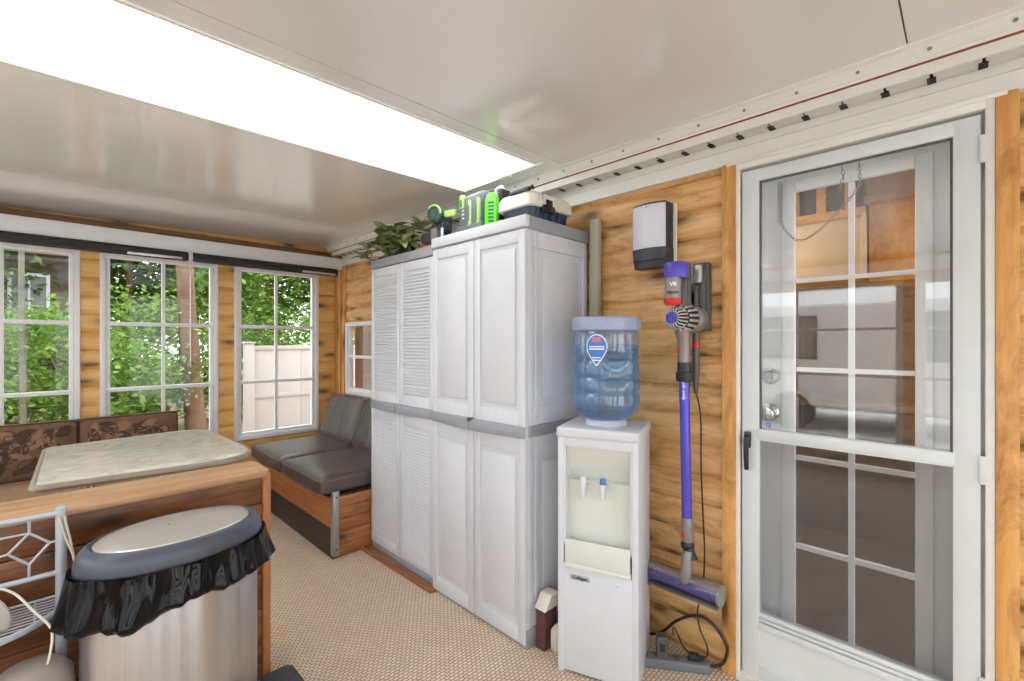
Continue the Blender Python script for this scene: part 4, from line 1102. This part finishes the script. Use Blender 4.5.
mb.prism(arc + arc2, 'y', .648, .935); mb.build('clear_shield', 'bin', t)
mb = MB()
for a, b in ((.641, .653), (.927, .939)): mb.cyl((HX, a, HZ), (HX, b, HZ), .0405, n=30, bev=.003)
mb.box((HX - .04, .645, HZ - .043), (HX + .03, .935, HZ - .038), .002); mb.build('end_caps', 'mgrey', t)
mb = MB(); mb.box((HX + .02, .66, HZ - .03), (HX + .055, .92, HZ + .02), .01); mb.build('rear_body', 'dgrey', t)

# cords and power strip
mb = MB(); mb.tube(bez([(1.831, .769, 1.09), (1.835, .752, 1.0), (1.84, .752, .8), (1.842, .745, .6), (1.84, .738, .45), (1.83, .742, .30), (1.825, .76, .22), (1.822, .748, .15), (1.82, .722, .10), (1.82, .72, .06), (1.80, .75, .045), (1.79, .80, .07), (1.782, .83, .13), (1.777, .84, .135), (1.773, .835, .11)], 10), .0032, n=7)
tag(mb.build('charger_cord', 'black'), 'thin black charger cord running down from the vacuum dock to the power strip', 'cord')
mb = MB(); mb.tube(bez([(1.84, 1.0, .015), (1.845, .977, .018), (1.848, .921, .052), (1.85, .863, .12), (1.85, .799, .170), (1.85, .75, .186), (1.848, .699, .17), (1.845, .661, .129), (1.843, .652, .10), (1.84, .665, .05), (1.832, .69, .028), (1.815, .715, .028)], 10), .006, n=8)
tag(mb.build('power_cable', 'black'), 'thick black power cord arching over the power strip against the log wall', 'cord')
dirv = Vector((.135, -.20, 0)).normalized(); rzs = math.atan2(dirv.y, dirv.x)
t = thing('power_strip', 'grey power strip on the floor against the log wall', 'power strip', (1.752, .815, 0), rzs, world=False)
mb = MB(); mb.box((-.145, -.026, 0), (.125, .026, .038), .006); mb.build('strip_body', 'strip_grey', t)
for u in (.0, .055, .10):
    mb = MB(); mb.box((u - .012, -.012, .0375), (u + .012, .012, .040), .001); mb.build('socket', 'dgrey', t)
t2 = thing('plug_adapter', 'black plug adapter standing in the power strip', 'adapter', (1.722, .86, .038), rzs, world=False)
mb = MB(); mb.box((-.022, -.02, 0), (.022, .022, .085), .005); mb.build('adapter_body', 'dgrey', t2)
mb = MB(); mb.box((-.01, -.0215, .03), (.01, -.0195, .06)); mb.build('rating_plate', 'black', t2)
t2 = thing('power_plug', 'flat black plug in the power strip near its cord end', 'plug', (1.79, .76, .038), rzs, world=False)
mb = MB(); mb.box((-.02, -.014, 0), (.022, .016, .026), .005); mb.box((.02, -.006, .006), (.04, .006, .02), .003); mb.build('plug_body', 'black', t2)

# ------------------------------------------------------------------ grey bench in the corner
t = thing('bench_base', 'wooden bench base under the grey cushions in the room corner', 'bench', (1.5, 3.38, 0))
mb = MB(); mb.box((1.205, 2.676, .0), (1.855, 4.04, .345), .003)
for k in range(5): mb.box((1.20, 2.668, k * .075 + .001), (1.85, 2.69, min((k + 1) * .075, .365) - .0005), .004)
mb.build('side_planks', 'bench_wood', t)
mb = MB(); mb.box((1.183, 2.675, .175), (1.20, 4.04, .35), .003); mb.build('front_board', 'bench_front', t)
mb = MB(); mb.box((1.181, 2.673, .0), (1.199, 4.04, .172), .003); mb.build('toe_board', 'bench_black', t)
mb = MB(); mb.box((1.178, 2.652, .02), (1.215, 2.657, .405), .001); mb.box((1.178, 2.652, .02), (1.183, 2.69, .405), .001); pt = mb.build('corner_post', 'steel', t)
for z in (.06, .37): mb = MB(); mb.cyl((1.197, 2.652, z), (1.197, 2.649, z), .005, n=8); mb.build('bolt', 'dark', pt)
mb = MB(); mb.box((1.21, 2.68, .335), (1.85, 4.03, .372)); mb.build('seat_deck', 'bench_black', t)
def seam(mb, pts, r=.0035): mb.tube(pts, r, n=6)
for lab_, a, b in (('grey leather seat cushion on the bench, nearer the wardrobe', 2.695, 3.372), ('grey leather seat cushion on the bench, under the far window', 3.378, 4.045)):
    t = thing('seat_cushion', lab_, 'cushion', (1.42, (a + b) / 2, .372))
    mb = MB(); cushion(mb, (1.118, a, .373), (1.72, b, .485), .034, .010); mb.build('pad', 'leather', t)
    mb = MB(); q = .018
    pts = [(x, y, .474) for x, y in roundpoly([(1.120 + q * .2, a + q * .2), (1.715, a + q * .2), (1.715, b - q * .2), (1.120 + q * .2, b - q * .2)], .035)]
    mb.tube([(x, y, .463) for x, y, z in pts], .0045, n=6, closed=True); mb.build('piping', 'piping', t)
for lab_, a, b in (('grey leather back cushion leaning on the log wall, nearer the wardrobe', 2.75, 3.415), ('grey leather back cushion leaning on the log wall, nearest the corner', 3.42, 4.04)):
    t = thing('back_cushion', lab_, 'cushion', (1.72, (a + b) / 2, .485))
    tm = Matrix.Translation((1.64, 0, .487)) @ Matrix.Rotation(R(20), 4, 'Y')
    mb = MB(); mk = mb.mark(); cushion(mb, (0, a, 0), (.105, b, .385), .038, .010, axis=0); mb.xf(mk, tm); mb.build('pad', 'leather', t)
    for q in (.36, .66):
        mb = MB(); mk = mb.mark(); y = a + (b - a) * q; seam(mb, [(-.0112 + .012 * (abs(z - .19) / .19) ** 3, y, z) for z in [.02 + k * .0345 for k in range(11)]], .0022)
        mb.xf(mk, tm); mb.build('stitching', 'piping', t)
    mb = MB(); mk = mb.mark(); mb.tube([(.014, y, z) for y, z in roundpoly([(a + .006, .006), (b - .006, .006), (b - .006, .379), (a + .006, .379)], .04)], .004, n=6, closed=True); mb.xf(mk, tm); mb.build('piping', 'piping', t)

# ------------------------------------------------------------------ patterned dinette bench under the far windows
t = thing('dinette_bench', 'brown dinette bench base under the left far windows', 'bench', (-.1, 3.85, 0))
mb = MB(); mb.box((-.62, 3.50, 0), (.63, 4.13, .345), .004); mb.build('bench_box', 'bench_wood', t)
mb = MB(); mb.box((-.62, 4.075, .345), (.64, 4.13, .79), .004); mb.build('back_board', 'bench_black', t)
mb = MB(); cushion(mb, (-.62, 3.47, .346), (.63, 3.985, .47), .03, .012)
t = tag(mb.build('seat_cushion', 'fab_seat'), 'tan fabric seat cushion on the dinette bench behind the table', 'cushion')
def leafpoly(L, W, n=7):
    up = [(L * k / n, W * math.sin(math.pi * (k / n) ** .8)) for k in range(n + 1)]
    return up + [(u, -v * .9) for u, v in up[-2:0:-1]]
for lab_, a, b, sd_ in (('brown leaf-patterned back cushion beside the left frame edge', -.62, .122, 5), ('brown leaf-patterned back cushion right of the other one, behind the table', .128, .642, 9)):
    t = thing('back_cushion', lab_, 'cushion', ((a + b) / 2, 4.03, .47))
    mb = MB(); cushion(mb, (a, 3.985, .46), (b, 4.075, .802), .028, .010, axis=1)
    rr = random.Random(sd_); yf = 3.9735
    def stamp(cx, cz, ang, poly, mi):
        mb.cur = mi; vs = []
        for u, v in poly:
            x = cx + u * math.cos(ang) - v * math.sin(ang); z = cz + u * math.sin(ang) + v * math.cos(ang)
            if not (a + .02 < x < b - .02 and .485 < z < .778): mb.cur = 0; return
            e = max(0, abs((x - (a + b) / 2) / ((b - a) / 2)) ** 3, abs((z - .631) / .171) ** 3)
            vs.append((x, yf + .0115 * min(1, e) + .0005 * 0, z))
        mb.add(vs, [tuple(range(len(vs)))]); mb.cur = 0
    for k in range(130):
        stamp(rr.uniform(a, b), rr.uniform(.49, .78), rr.uniform(0, 6.28), leafpoly(rr.uniform(.07, .12), rr.uniform(.016, .03)), 1 if rr.random() < .55 else 2)
    for k in range(int((b - a) * 22)):
        cx, cz, s0 = rr.uniform(a + .06, b - .06), rr.uniform(.54, .74), rr.uniform(0, 6.28)
        sp_ = [(.006 + .034 * q / 18, s0 + q * .42) for q in range(19)]
        o_ = [((r_ + .003) * math.cos(g), (r_ + .003) * math.sin(g)) for r_, g in sp_]; i_ = [((r_ - .003) * math.cos(g), (r_ - .003) * math.sin(g)) for r_, g in sp_]
        for q in range(18): stamp(cx, cz, 0, [o_[q], o_[q + 1], i_[q + 1], i_[q]], 1)
    mb.build('pad', ['fab', 'fab_dark', 'fab_light'], t)
    mb = MB(); mb.tube([(x, 3.999, z) for x, z in roundpoly([(a + .004, .464), (b - .004, .464), (b - .004, .799), (a + .004, .799)], .03)], .006, n=6, closed=True); mb.build('piping', 'fab_dark', t)

# ------------------------------------------------------------------ dinette table
t = thing('dinette_table', 'dinette table with mottled grey top and clipped round corners', 'table', (.35, 2.95, 0))
outline = roundpoly([(-.045, 2.50), (-.015, 3.36), (.685, 3.44), (.727, 2.42)], [.03, .03, .18, .27], 8)
mb = MB(); mb.prism(outline, 'z', .722, .75, .006, 2, 50); mb.build('tabletop', 'laminate', t)
mb = MB(); mb.tube([(x, y, .736) for x, y in outline], .0155, n=8, closed=True); mb.build('table_edge', mat('grey_table_edge', S3(150, 140, 124), .4), t)
for x, y in ((.125, 2.88), (.385, 2.88), (.45, 3.02)):
    mb = MB(); mb.cyl((x, y, .01), (x, y, .722), .022, n=18); mb.lathe([(.001, 0), (.07, 0), (.068, .008), (.03, .014), (.024, .03), (.001, .03)], c=(x, y), n=24); mb.lathe([(.001, .70), (.024, .70), (.06, .716), (.06, .723), (.001, .723)], c=(x, y), n=24)
    mb.build('leg', 'chrome', t)

# ------------------------------------------------------------------ low planked partition
t = thing('partition', 'low planked wooden partition between the dinette and the bin', 'partition', (-.5, 2.0, 0))
mb = MB(); z = .0
while z < .77:
    mb.box((-1.45, 1.922, z), (.576, 1.94, min(z + .1335, .775)), .003); z += .135
mb.build('plank_panel', 'stain', t)
mb = MB(); mb.box((-1.45, 1.938, 0), (.575, 2.085, .775)); mb.build('core', 'stain_end', t)
mb = MB(); mb.box((.574, 1.912, 0), (.603, 2.10, .792), .004); mb.build('end_board', 'stain_end', t)
mb = MB(); mb.prism(roundpoly([(-1.45, 1.906), (.59, 1.906), (.604, 1.93), (.604, 2.115), (-1.45, 2.115)], [.0, .01, .01, .04, 0], 6), 'z', .775, .80, .006, 2, 40); mb.build('cap', 'cap_wood', t)

# ------------------------------------------------------------------ bin with liner
BINROT = R(5)
DZB = .040
BX, BY, BA, BB = .272, 1.695, .232, .16
t = thing('trash_can', 'oval brushed steel trash can with dark rim in front of the partition', 'trash can', (BX, BY, 0), BINROT)
mb = MB(); mb.lathe([(.97, .0), (.98, .004), (.98, .60 + DZB), (.96, .62 + DZB), (.90, .62 + DZB)], c=(BX, BY), n=72, sx=BA * .96, sy=BB * .96); mb.build('can_body', 'stainless', t)
mb = MB(); mb.lathe([(1.0, 0), (1.01, .01), (1.0, .028), (.97, .03)], c=(BX, BY), n=72, sx=BA * .965, sy=BB * .965); mb.build('base_ring', 'rim', t)
mb = MB(); mb.lathe([(r_, z_ + DZB) for r_, z_ in ((.93, .60), (1.0, .60), (1.01, .62), (1.0, .658), (.98, .674), (.93, .690), (.87, .697), (.845, .692), (.83, .688), (.5, .686))], c=(BX, BY), n=80, sx=BA, sy=BB, close=False); lr = mb.build('lid_rim', 'rim', t)
mb = MB(); mb.lathe([(r_, z_ + DZB) for r_, z_ in ((.832, .684), (.832, .693), (.81, .697), (.6, .7005), (.3, .7035), (.001, .704))], c=(BX, BY), n=80, sx=BA, sy=BB, close=False); pl_ = mb.build('lid_plate', 'lidsteel', t)
mb = MB(); mb.lathe([(r_, z_ + DZB) for r_, z_ in ((.001, .7035), (.018, .7045), (.016, .7055), (.001, .706))], c=(BX - .02, BY + .01), n=12, sx=BA, sy=BA); mb.build('lid_dimple', 'chrome', pl_)
def spin(o):
    m_ = Matrix.Translation((BX, BY, 0)) @ Matrix.Rotation(BINROT, 4, 'Z') @ Matrix.Translation((-BX, -BY, 0)); o.data.transform(m_)
rr = random.Random(11)
ph = [rr.uniform(0, 6.28) for _ in range(8)]
def liner(u, v):
    a = 2 * math.pi * u
    drop = .108 + .022 * math.cos(a - 3.5) + .012 * math.sin(3 * a + ph[0]) + .008 * math.sin(7 * a + ph[1])
    z = .640 + DZB - drop * v + .004 * math.sin(9 * a + ph[2])
    fold = math.sin(13 * a + ph[3] + 2 * v) * .5 + math.sin(29 * a + ph[4] - 1.5 * v) * .3 + math.sin(47 * a + ph[5] + 3 * v) * .2
    flare = .012 + .020 * v ** 1.2 + fold * (.004 + .012 * v) + .010 * math.exp(-((a - 3.5) / .5) ** 2) * v
    hem = -.018 * max(0, v - .88) / .12
    return (BX + (BA + flare + hem) * math.cos(a), BY + (BB + (flare + hem) * (.35 if math.sin(a) > 0 else 1)) * math.sin(a), z)
mb = MB(); mb.surf(liner, 220, 18, True)
mb.lathe([(1.005, .615 + DZB), (1.02, .640 + DZB), (1.05, .642 + DZB)], c=(BX, BY), n=72, sx=BA, sy=BB, close=False)
lb = mb.build('bin_liner', 'liner', sharp=70); spin(lb)
lb = tag(lb, 'shiny black bin liner hanging over the rim of the steel trash can', 'bin liner')
mb = MB(); a = -.55
p_ = [Vector(liner((a + k * .02) / 6.283 % 1, .93)) + Vector((.003, -.006, .0)) for k in range(-3, 4)]
mb.tube(p_, [.002, .004, .006, .006, .005, .004, .002], n=6); spin(mb.build('red_tie', 'red', lb))

# ------------------------------------------------------------------ wire rack
t = thing('wire_rack', 'grey wire storage rack with bowed shelf beside the trash can', 'rack', (-.25, 1.84, 0))
for x in (.022, -.52):
    mb = MB(); mb.cyl((x, 1.845, 0), (x, 1.845, .818), .0125, n=16); mb.ball((x, 1.845, .818), .0125, .0125, .006); mb.build('post', 'rack', t)
mb = MB()
mb.tube([(.022, 1.842, .806), (-.52, 1.842, .806)], .0075); mb.tube([(.022, 1.842, .637), (-.52, 1.842, .637)], .0075); mb.build('back_rails', 'rack', t)
mb = MB()
for c in (-.041, -.225, -.409):
    dm = [(c, .765), (c + .04, .727), (c, .678), (c - .04, .719)]
    for k in range(4): (x0, z0), (x1, z1) = dm[k], dm[(k + 1) % 4]; mb.tube([(x0, 1.842, z0), (x1, 1.842, z1)], .0035, n=6)
    for p, q in ((dm[0], (c, .806)), (dm[2], (c, .637)), (dm[1], (c + .063, .727)), (dm[3], (c - .075, .715)), ((c - .075, .715), (c - .144, .727)), ((c - .075, .715), (c - .09, .765)), ((c - .09, .765), dm[0])):
        mb.tube([(p[0], 1.842, p[1]), (q[0], 1.842, q[1])], .0035, n=6)
mb.build('lattice', 'rack', t)
def shelf(z, nm='shelf'):
    mb = MB(); fr = lambda x: 1.835 - .12 * (1 - ((x + .249) / .271) ** 4) - .0
    mb.tube([(x, fr(x), z) for x in [.022 - .542 * k / 30 for k in range(31)]], .0085)
    sh = mb.build(nm, 'rack', t)
    mb = MB(); mb.tube([(.022, 1.90, z + .012), (-.52, 1.90, z + .012)], .004, n=6)
    for k in range(10):
        y = 1.89 - k * .019
        xs = [x for x in [.016 - .532 * q / 40 for q in range(41)] if fr(x) < y]
        if len(xs) > 1: mb.tube([(xs[0], y, z + .006), (xs[-1], y, z + .006)], .0022, n=5)
    for x in (-.03, -.25, -.47): mb.tube([(x, 1.90, z + .008), (x, fr(x), z)], .003, n=5)
    mb.build('shelf_wires', 'rack', sh)
shelf(.536); shelf(.30)
mb = MB(); mb.tube(bez([(-.20, 1.75, .70), (-.12, 1.76, .675), (-.07, 1.77, .64), (-.03, 1.765, .575), (-.002, 1.745, .535), (.004, 1.72, .515), (.0, 1.72, .47), (-.008, 1.725, .43)], 8), .003, n=7)
tag(mb.build('white_cord', 'cream'), 'white cord looping over the front of the wire rack shelf', 'cord')
mb = MB(); mb.tube(bez([(.018, 1.832, .80), (.03, 1.825, .74), (.045, 1.81, .69), (.05, 1.80, .655), (.045, 1.815, .70), (.028, 1.828, .80)], 8), .003, n=6)
tag(mb.build('twine_loop', 'rope'), 'beige twine loop hanging from the rack post by the trash can', 'twine')
rr = random.Random(2)
def rag(u, v):
    a = 2 * math.pi * u; th = math.pi * v * .5
    r_ = .075 * math.sin(th) ** .8 * (1 + .18 * math.sin(5 * a + 1) + .1 * math.sin(11 * a + 4 * v))
    return (-.155 + r_ * math.cos(a), 1.79 + r_ * math.sin(a), .548 + .085 * math.cos(th) ** 1.0 * (1 + .15 * math.sin(7 * a + 6 * v)))
mb = MB(); mb.surf(rag, 48, 14, True); tag(mb.build('crumpled_rag', 'rag', sharp=80), 'crumpled grey-white rag on the upper shelf of the wire rack', 'rag')
mb = MB(); mb.lathe([(.085, .312), (.085, .37), (.08, .41), (.06, .437), (.03, .446), (.001, .448)], c=(-.035, 1.745), n=36)
tag(mb.build('felt_hat', 'stone'), 'round grey-brown lump on the lower shelf of the wire rack', 'bundle')
# dark shaggy mat at the partition's foot
mb = MB(); ol = roundpoly([(.55, 1.50), (.672, 1.50), (.672, 1.895), (.55, 1.895)], .035, 6)
mk = mb.mark(); mb.prism(ol, 'z', 0, .03, .010, 3, 40)
tag(mb.build('floor_mat', 'shag'), 'dark grey shaggy mat on the carpet at the partition end', 'mat')

# ------------------------------------------------------------------ outside
GZ = -.25
mb = MB(); n_ = 40
mb.surf(lambda u, v: (-25 + 50 * u, 4.3 + 40 * v, GZ + .05 * math.sin(u * 40) * math.sin(v * 33)), n_, n_); struct('ground_yard', mb, 'ground')
mb = MB(); mb.box((-25, -20, GZ - .1), (-1.9, 4.3, GZ)); struct('ground_side', mb, 'bounce_ground')  # out of view; its pale colour throws light back into the room
mb = MB(); mb.box((-1.9, -20, GZ - .1), (25, -1.5, GZ)); struct('ground_back', mb, 'bounce_ground')
def foliage(mb, c, rx, ry, rz, n, size, rr, clumps=26):
    cl = []
    for k in range(clumps):
        while True:
            p = Vector((rr.uniform(-1, 1), rr.uniform(-1, 1), rr.uniform(-1, 1)))
            if .25 < p.length < 1: break
        cl.append((p, rr.uniform(.18, .34)))
    for k in range(n):
        p, s = cl[rr.randrange(clumps)]
        q = p + Vector((rr.gauss(0, 1), rr.gauss(0, 1), rr.gauss(0, 1))) * s * .6
        o = Vector((c[0] + q.x * rx, c[1] + q.y * ry, c[2] + q.z * rz))
        if o.z < GZ: o.z = GZ + rr.uniform(0, .2)
        d = Vector((rr.uniform(-1, 1), rr.uniform(-1, 1), rr.uniform(-.7, .3))).normalized(); e = d.cross(Vector((rr.uniform(-1, 1), rr.uniform(-1, 1), rr.uniform(0, 1)))).normalized()
        L = size * rr.uniform(.6, 1.3); W = L * .45
        mb.add([o, o + d * L * .45 + e * W * .5, o + d * L, o + d * L * .45 - e * W * .5], [(0, 1, 2, 3)])
def bush(nm, label, cat, x, y, h, wd, m, n, size, seed, group=None, trunk=None):
    rr = random.Random(seed)
    t = thing(nm, label, cat, (x, y, GZ), group=group)
    mb = MB(); cz = GZ + h * .5 if not trunk else GZ + h * .62
    foliage(mb, (x, y, cz), wd / 2, wd / 2 * .8, h * .5 if not trunk else h * .42, int(n * 2.4), size * .68, rr, 40); mb.build('foliage', m, t)
    mb = MB()
    if trunk:
        mb.tube(bez([(x, y, GZ - .1), (x + rr.uniform(-.1, .1), y, GZ + h * .3), (x + rr.uniform(-.2, .2), y, GZ + h * .8)], 6), [trunk * (1 - .06 * k) for k in range(13)], n=12); mb.build('trunk', 'bark', t)
    else:
        for k in range(7):
            mb.tube(bez([(x + rr.uniform(-.2, .2), y + rr.uniform(-.2, .2), GZ - .05), (x + rr.uniform(-.4, .4), y + rr.uniform(-.3, .3), GZ + h * .4), (x + rr.uniform(-wd / 3, wd / 3), y + rr.uniform(-.4, .4), GZ + h * .8)], 5), .009, n=6)
        mb.build('stems', 'bark', t)
    return t
GB, GT = 'shrubs beyond the yard', 'trees behind the shrubs'
SHL = ['mid-green shrub beyond the outermost left far window', 'bright green shrub low in the right half of the left far window', 'bright leafy shrub behind the left panes of the middle far window', 'green shrub just right of the big trunk in the middle far window', 'bright shrub rising behind the white vinyl fence', 'rearmost green shrub behind the right end of the white vinyl fence', 'green shrub in front of the brown cabin in the left far window']
TRL = ['leafy tree overhanging the brown cabin at the left', 'tall tree filling the top left of the middle far window', 'bright tree above the white vinyl fence', 'dark tree behind the right end of the white vinyl fence', 'tree farthest right beyond the vinyl fence', 'tall dark tree farthest back between the middle and right far windows', 'tall tree standing behind the brown cabin roof']
for i, (x, y, h, wd, m, n, sz) in enumerate([(-1.6, 9.2, 2.6, 2.6, 'fol2', 2600, .16), (.15, 8.6, 2.0, 2.0, 'fol1', 2400, .14), (1.05, 9.6, 2.3, 2.0, 'fol1', 2400, .15), (2.75, 10.2, 2.2, 2.2, 'fol2', 2400, .15), (4.3, 9.4, 2.5, 2.6, 'fol1', 2600, .15), (6.6, 10.4, 2.6, 3.0, 'fol2', 2600, .16), (-.5, 11, 2.2, 2.2, 'fol2', 2200, .16)]):
    bush('shrub', SHL[i], 'shrub', x, y, h, wd, m, n, sz, 20 + i, GB)
for i, (x, y, h, wd, m, n, sz) in enumerate([(-2.6, 13, 7, 5, 'fol2', 6500, .30), (1.4, 14.5, 7.5, 4.6, 'fol2', 6500, .30), (4.2, 13.5, 6.5, 4.5, 'fol1', 6500, .30), (7.6, 14.5, 7, 5, 'fol3', 6500, .30), (10.8, 14, 7, 5, 'fol2', 5000, .3), (3.0, 18, 9, 6, 'fol3', 6500, .36), (-1.0, 17.5, 8, 5, 'fol1', 5000, .34)]):
    bush('tree', TRL[i], 'tree', x, y, h, wd, m, n, sz, 50 + i, GT, trunk=.13)
t = thing('pine_tree', 'large reddish tree trunk standing outside the middle far window', 'tree', (1.58, 9.0, GZ))
mb = MB(); mb.tube(bez([(1.70, 9.0, GZ - .1), (1.62, 9, 1.0), (1.55, 9.0, 2.2), (1.50, 9.05, 4.5), (1.5, 9.1, 7)], 5), [.15 - .003 * k for k in range(21)], n=18); mb.build('trunk', 'bark', t)
mb = MB(); foliage(mb, (1.5, 9.2, 6.5), 2.0, 1.6, 1.6, 2500, .2, random.Random(77)); mb.build('foliage', 'fol2', t)
t = thing('young_tree', 'slim pale sapling trunk outside the left far window', 'tree', (-.24, 8.0, GZ))
mb = MB(); mb.tube(bez([(-.22, 8, GZ - .1), (-.235, 8, 1.2), (-.24, 8, 2.6), (-.2, 8, 5)], 5), [.036 - .001 * k for k in range(16)], n=12); mb.build('trunk', 'bark_pale', t)
mb = MB(); foliage(mb, (-.2, 8, 4.6), 1.3, 1.2, 1.2, 1500, .16, random.Random(78)); mb.build('foliage', 'fol1', t)
t = thing('cabin', 'brown cabin with white window glimpsed through the left far window', 'cabin', (-1.2, 15, GZ))
mb = MB(); mb.box((-4.5, 14.0, GZ), (.45, 17, 3.2)); mb.build('cabin_wall', 'cabin', t)
mb = MB(); mb.prism([(13.4, 3.1), (17.5, 3.1), (17.5, 3.3), (15.4, 4.4), (13.4, 3.25)], 'x', -4.9, .75); mb.build('roof', 'greyroof', t)
for x in (-.62, -2.4):
    mb = MB(); mb.box((x, 13.96, 1.55), (x + .62, 14.01, 2.75), .01); f = mb.build('window', 'white', t)
    for k in (0, 1):
        mb = MB(); mb.box((x + .06 + k * .27, 13.95, 1.62), (x + .29 + k * .27, 13.965, 2.68)); mb.build('pane', 'cabinwin', f)
t = thing('vinyl_fence', 'white vinyl privacy fence section outside the far window near the corner', 'fence', (2.1, 6.0, GZ))
mb = MB(); mb.box((1.60, 5.96, GZ - .05), (1.70, 6.06, 1.28), .004); mb.prism([(1.585, 1.28), (1.715, 1.28), (1.70, 1.30), (1.60, 1.30)], 'y', 5.945, 6.075); mb.build('post', 'vfence', t)
mb = MB()
for k in range(8): mb.box((1.70 + k * .27, 5.99, GZ + .06), (1.9685 + k * .27, 6.03, 1.24), .002)
mb.build('board_panel', 'vfence', t)
for z in (1.20, .62, GZ + .08):
    mb = MB(); mb.box((1.69, 5.975, z), (3.85, 6.045, z + .05), .004); mb.build('rail', 'vfence', t)
mb = MB(); mb.box((3.85, 5.96, GZ - .05), (3.95, 6.06, 1.28), .004); mb.build('post', 'vfence', t)
# neighbour on the left side, seen only as reflections
t = thing('travel_trailer', 'white travel trailer parked beyond the left wall windows', 'trailer', (-6, 0, GZ))
mb = MB(); mb.box((-8, -4.5, GZ + .4), (-5.5, 4.5, 1.95), .08, 3); mb.build('trailer_body', 'trailer', t)
for a in (-2.6, -.5, 1.8):
    mb = MB(); mb.box((-5.53, a, 1.0), (-5.47, a + 1.0, 1.75), .02); f = mb.build('window', 'rim', t)
    mb = MB(); mb.box((-5.475, a + .05, 1.05), (-5.465, a + .95, 1.70)); mb.build('pane', 'cabinwin', f)
for a in (-2.2, 2.2):
    mb = MB(); mb.cyl((-5.75, a, GZ + .35), (-5.5, a, GZ + .35), .35, n=28, bev=.03); mb.build('wheel', 'black', t)
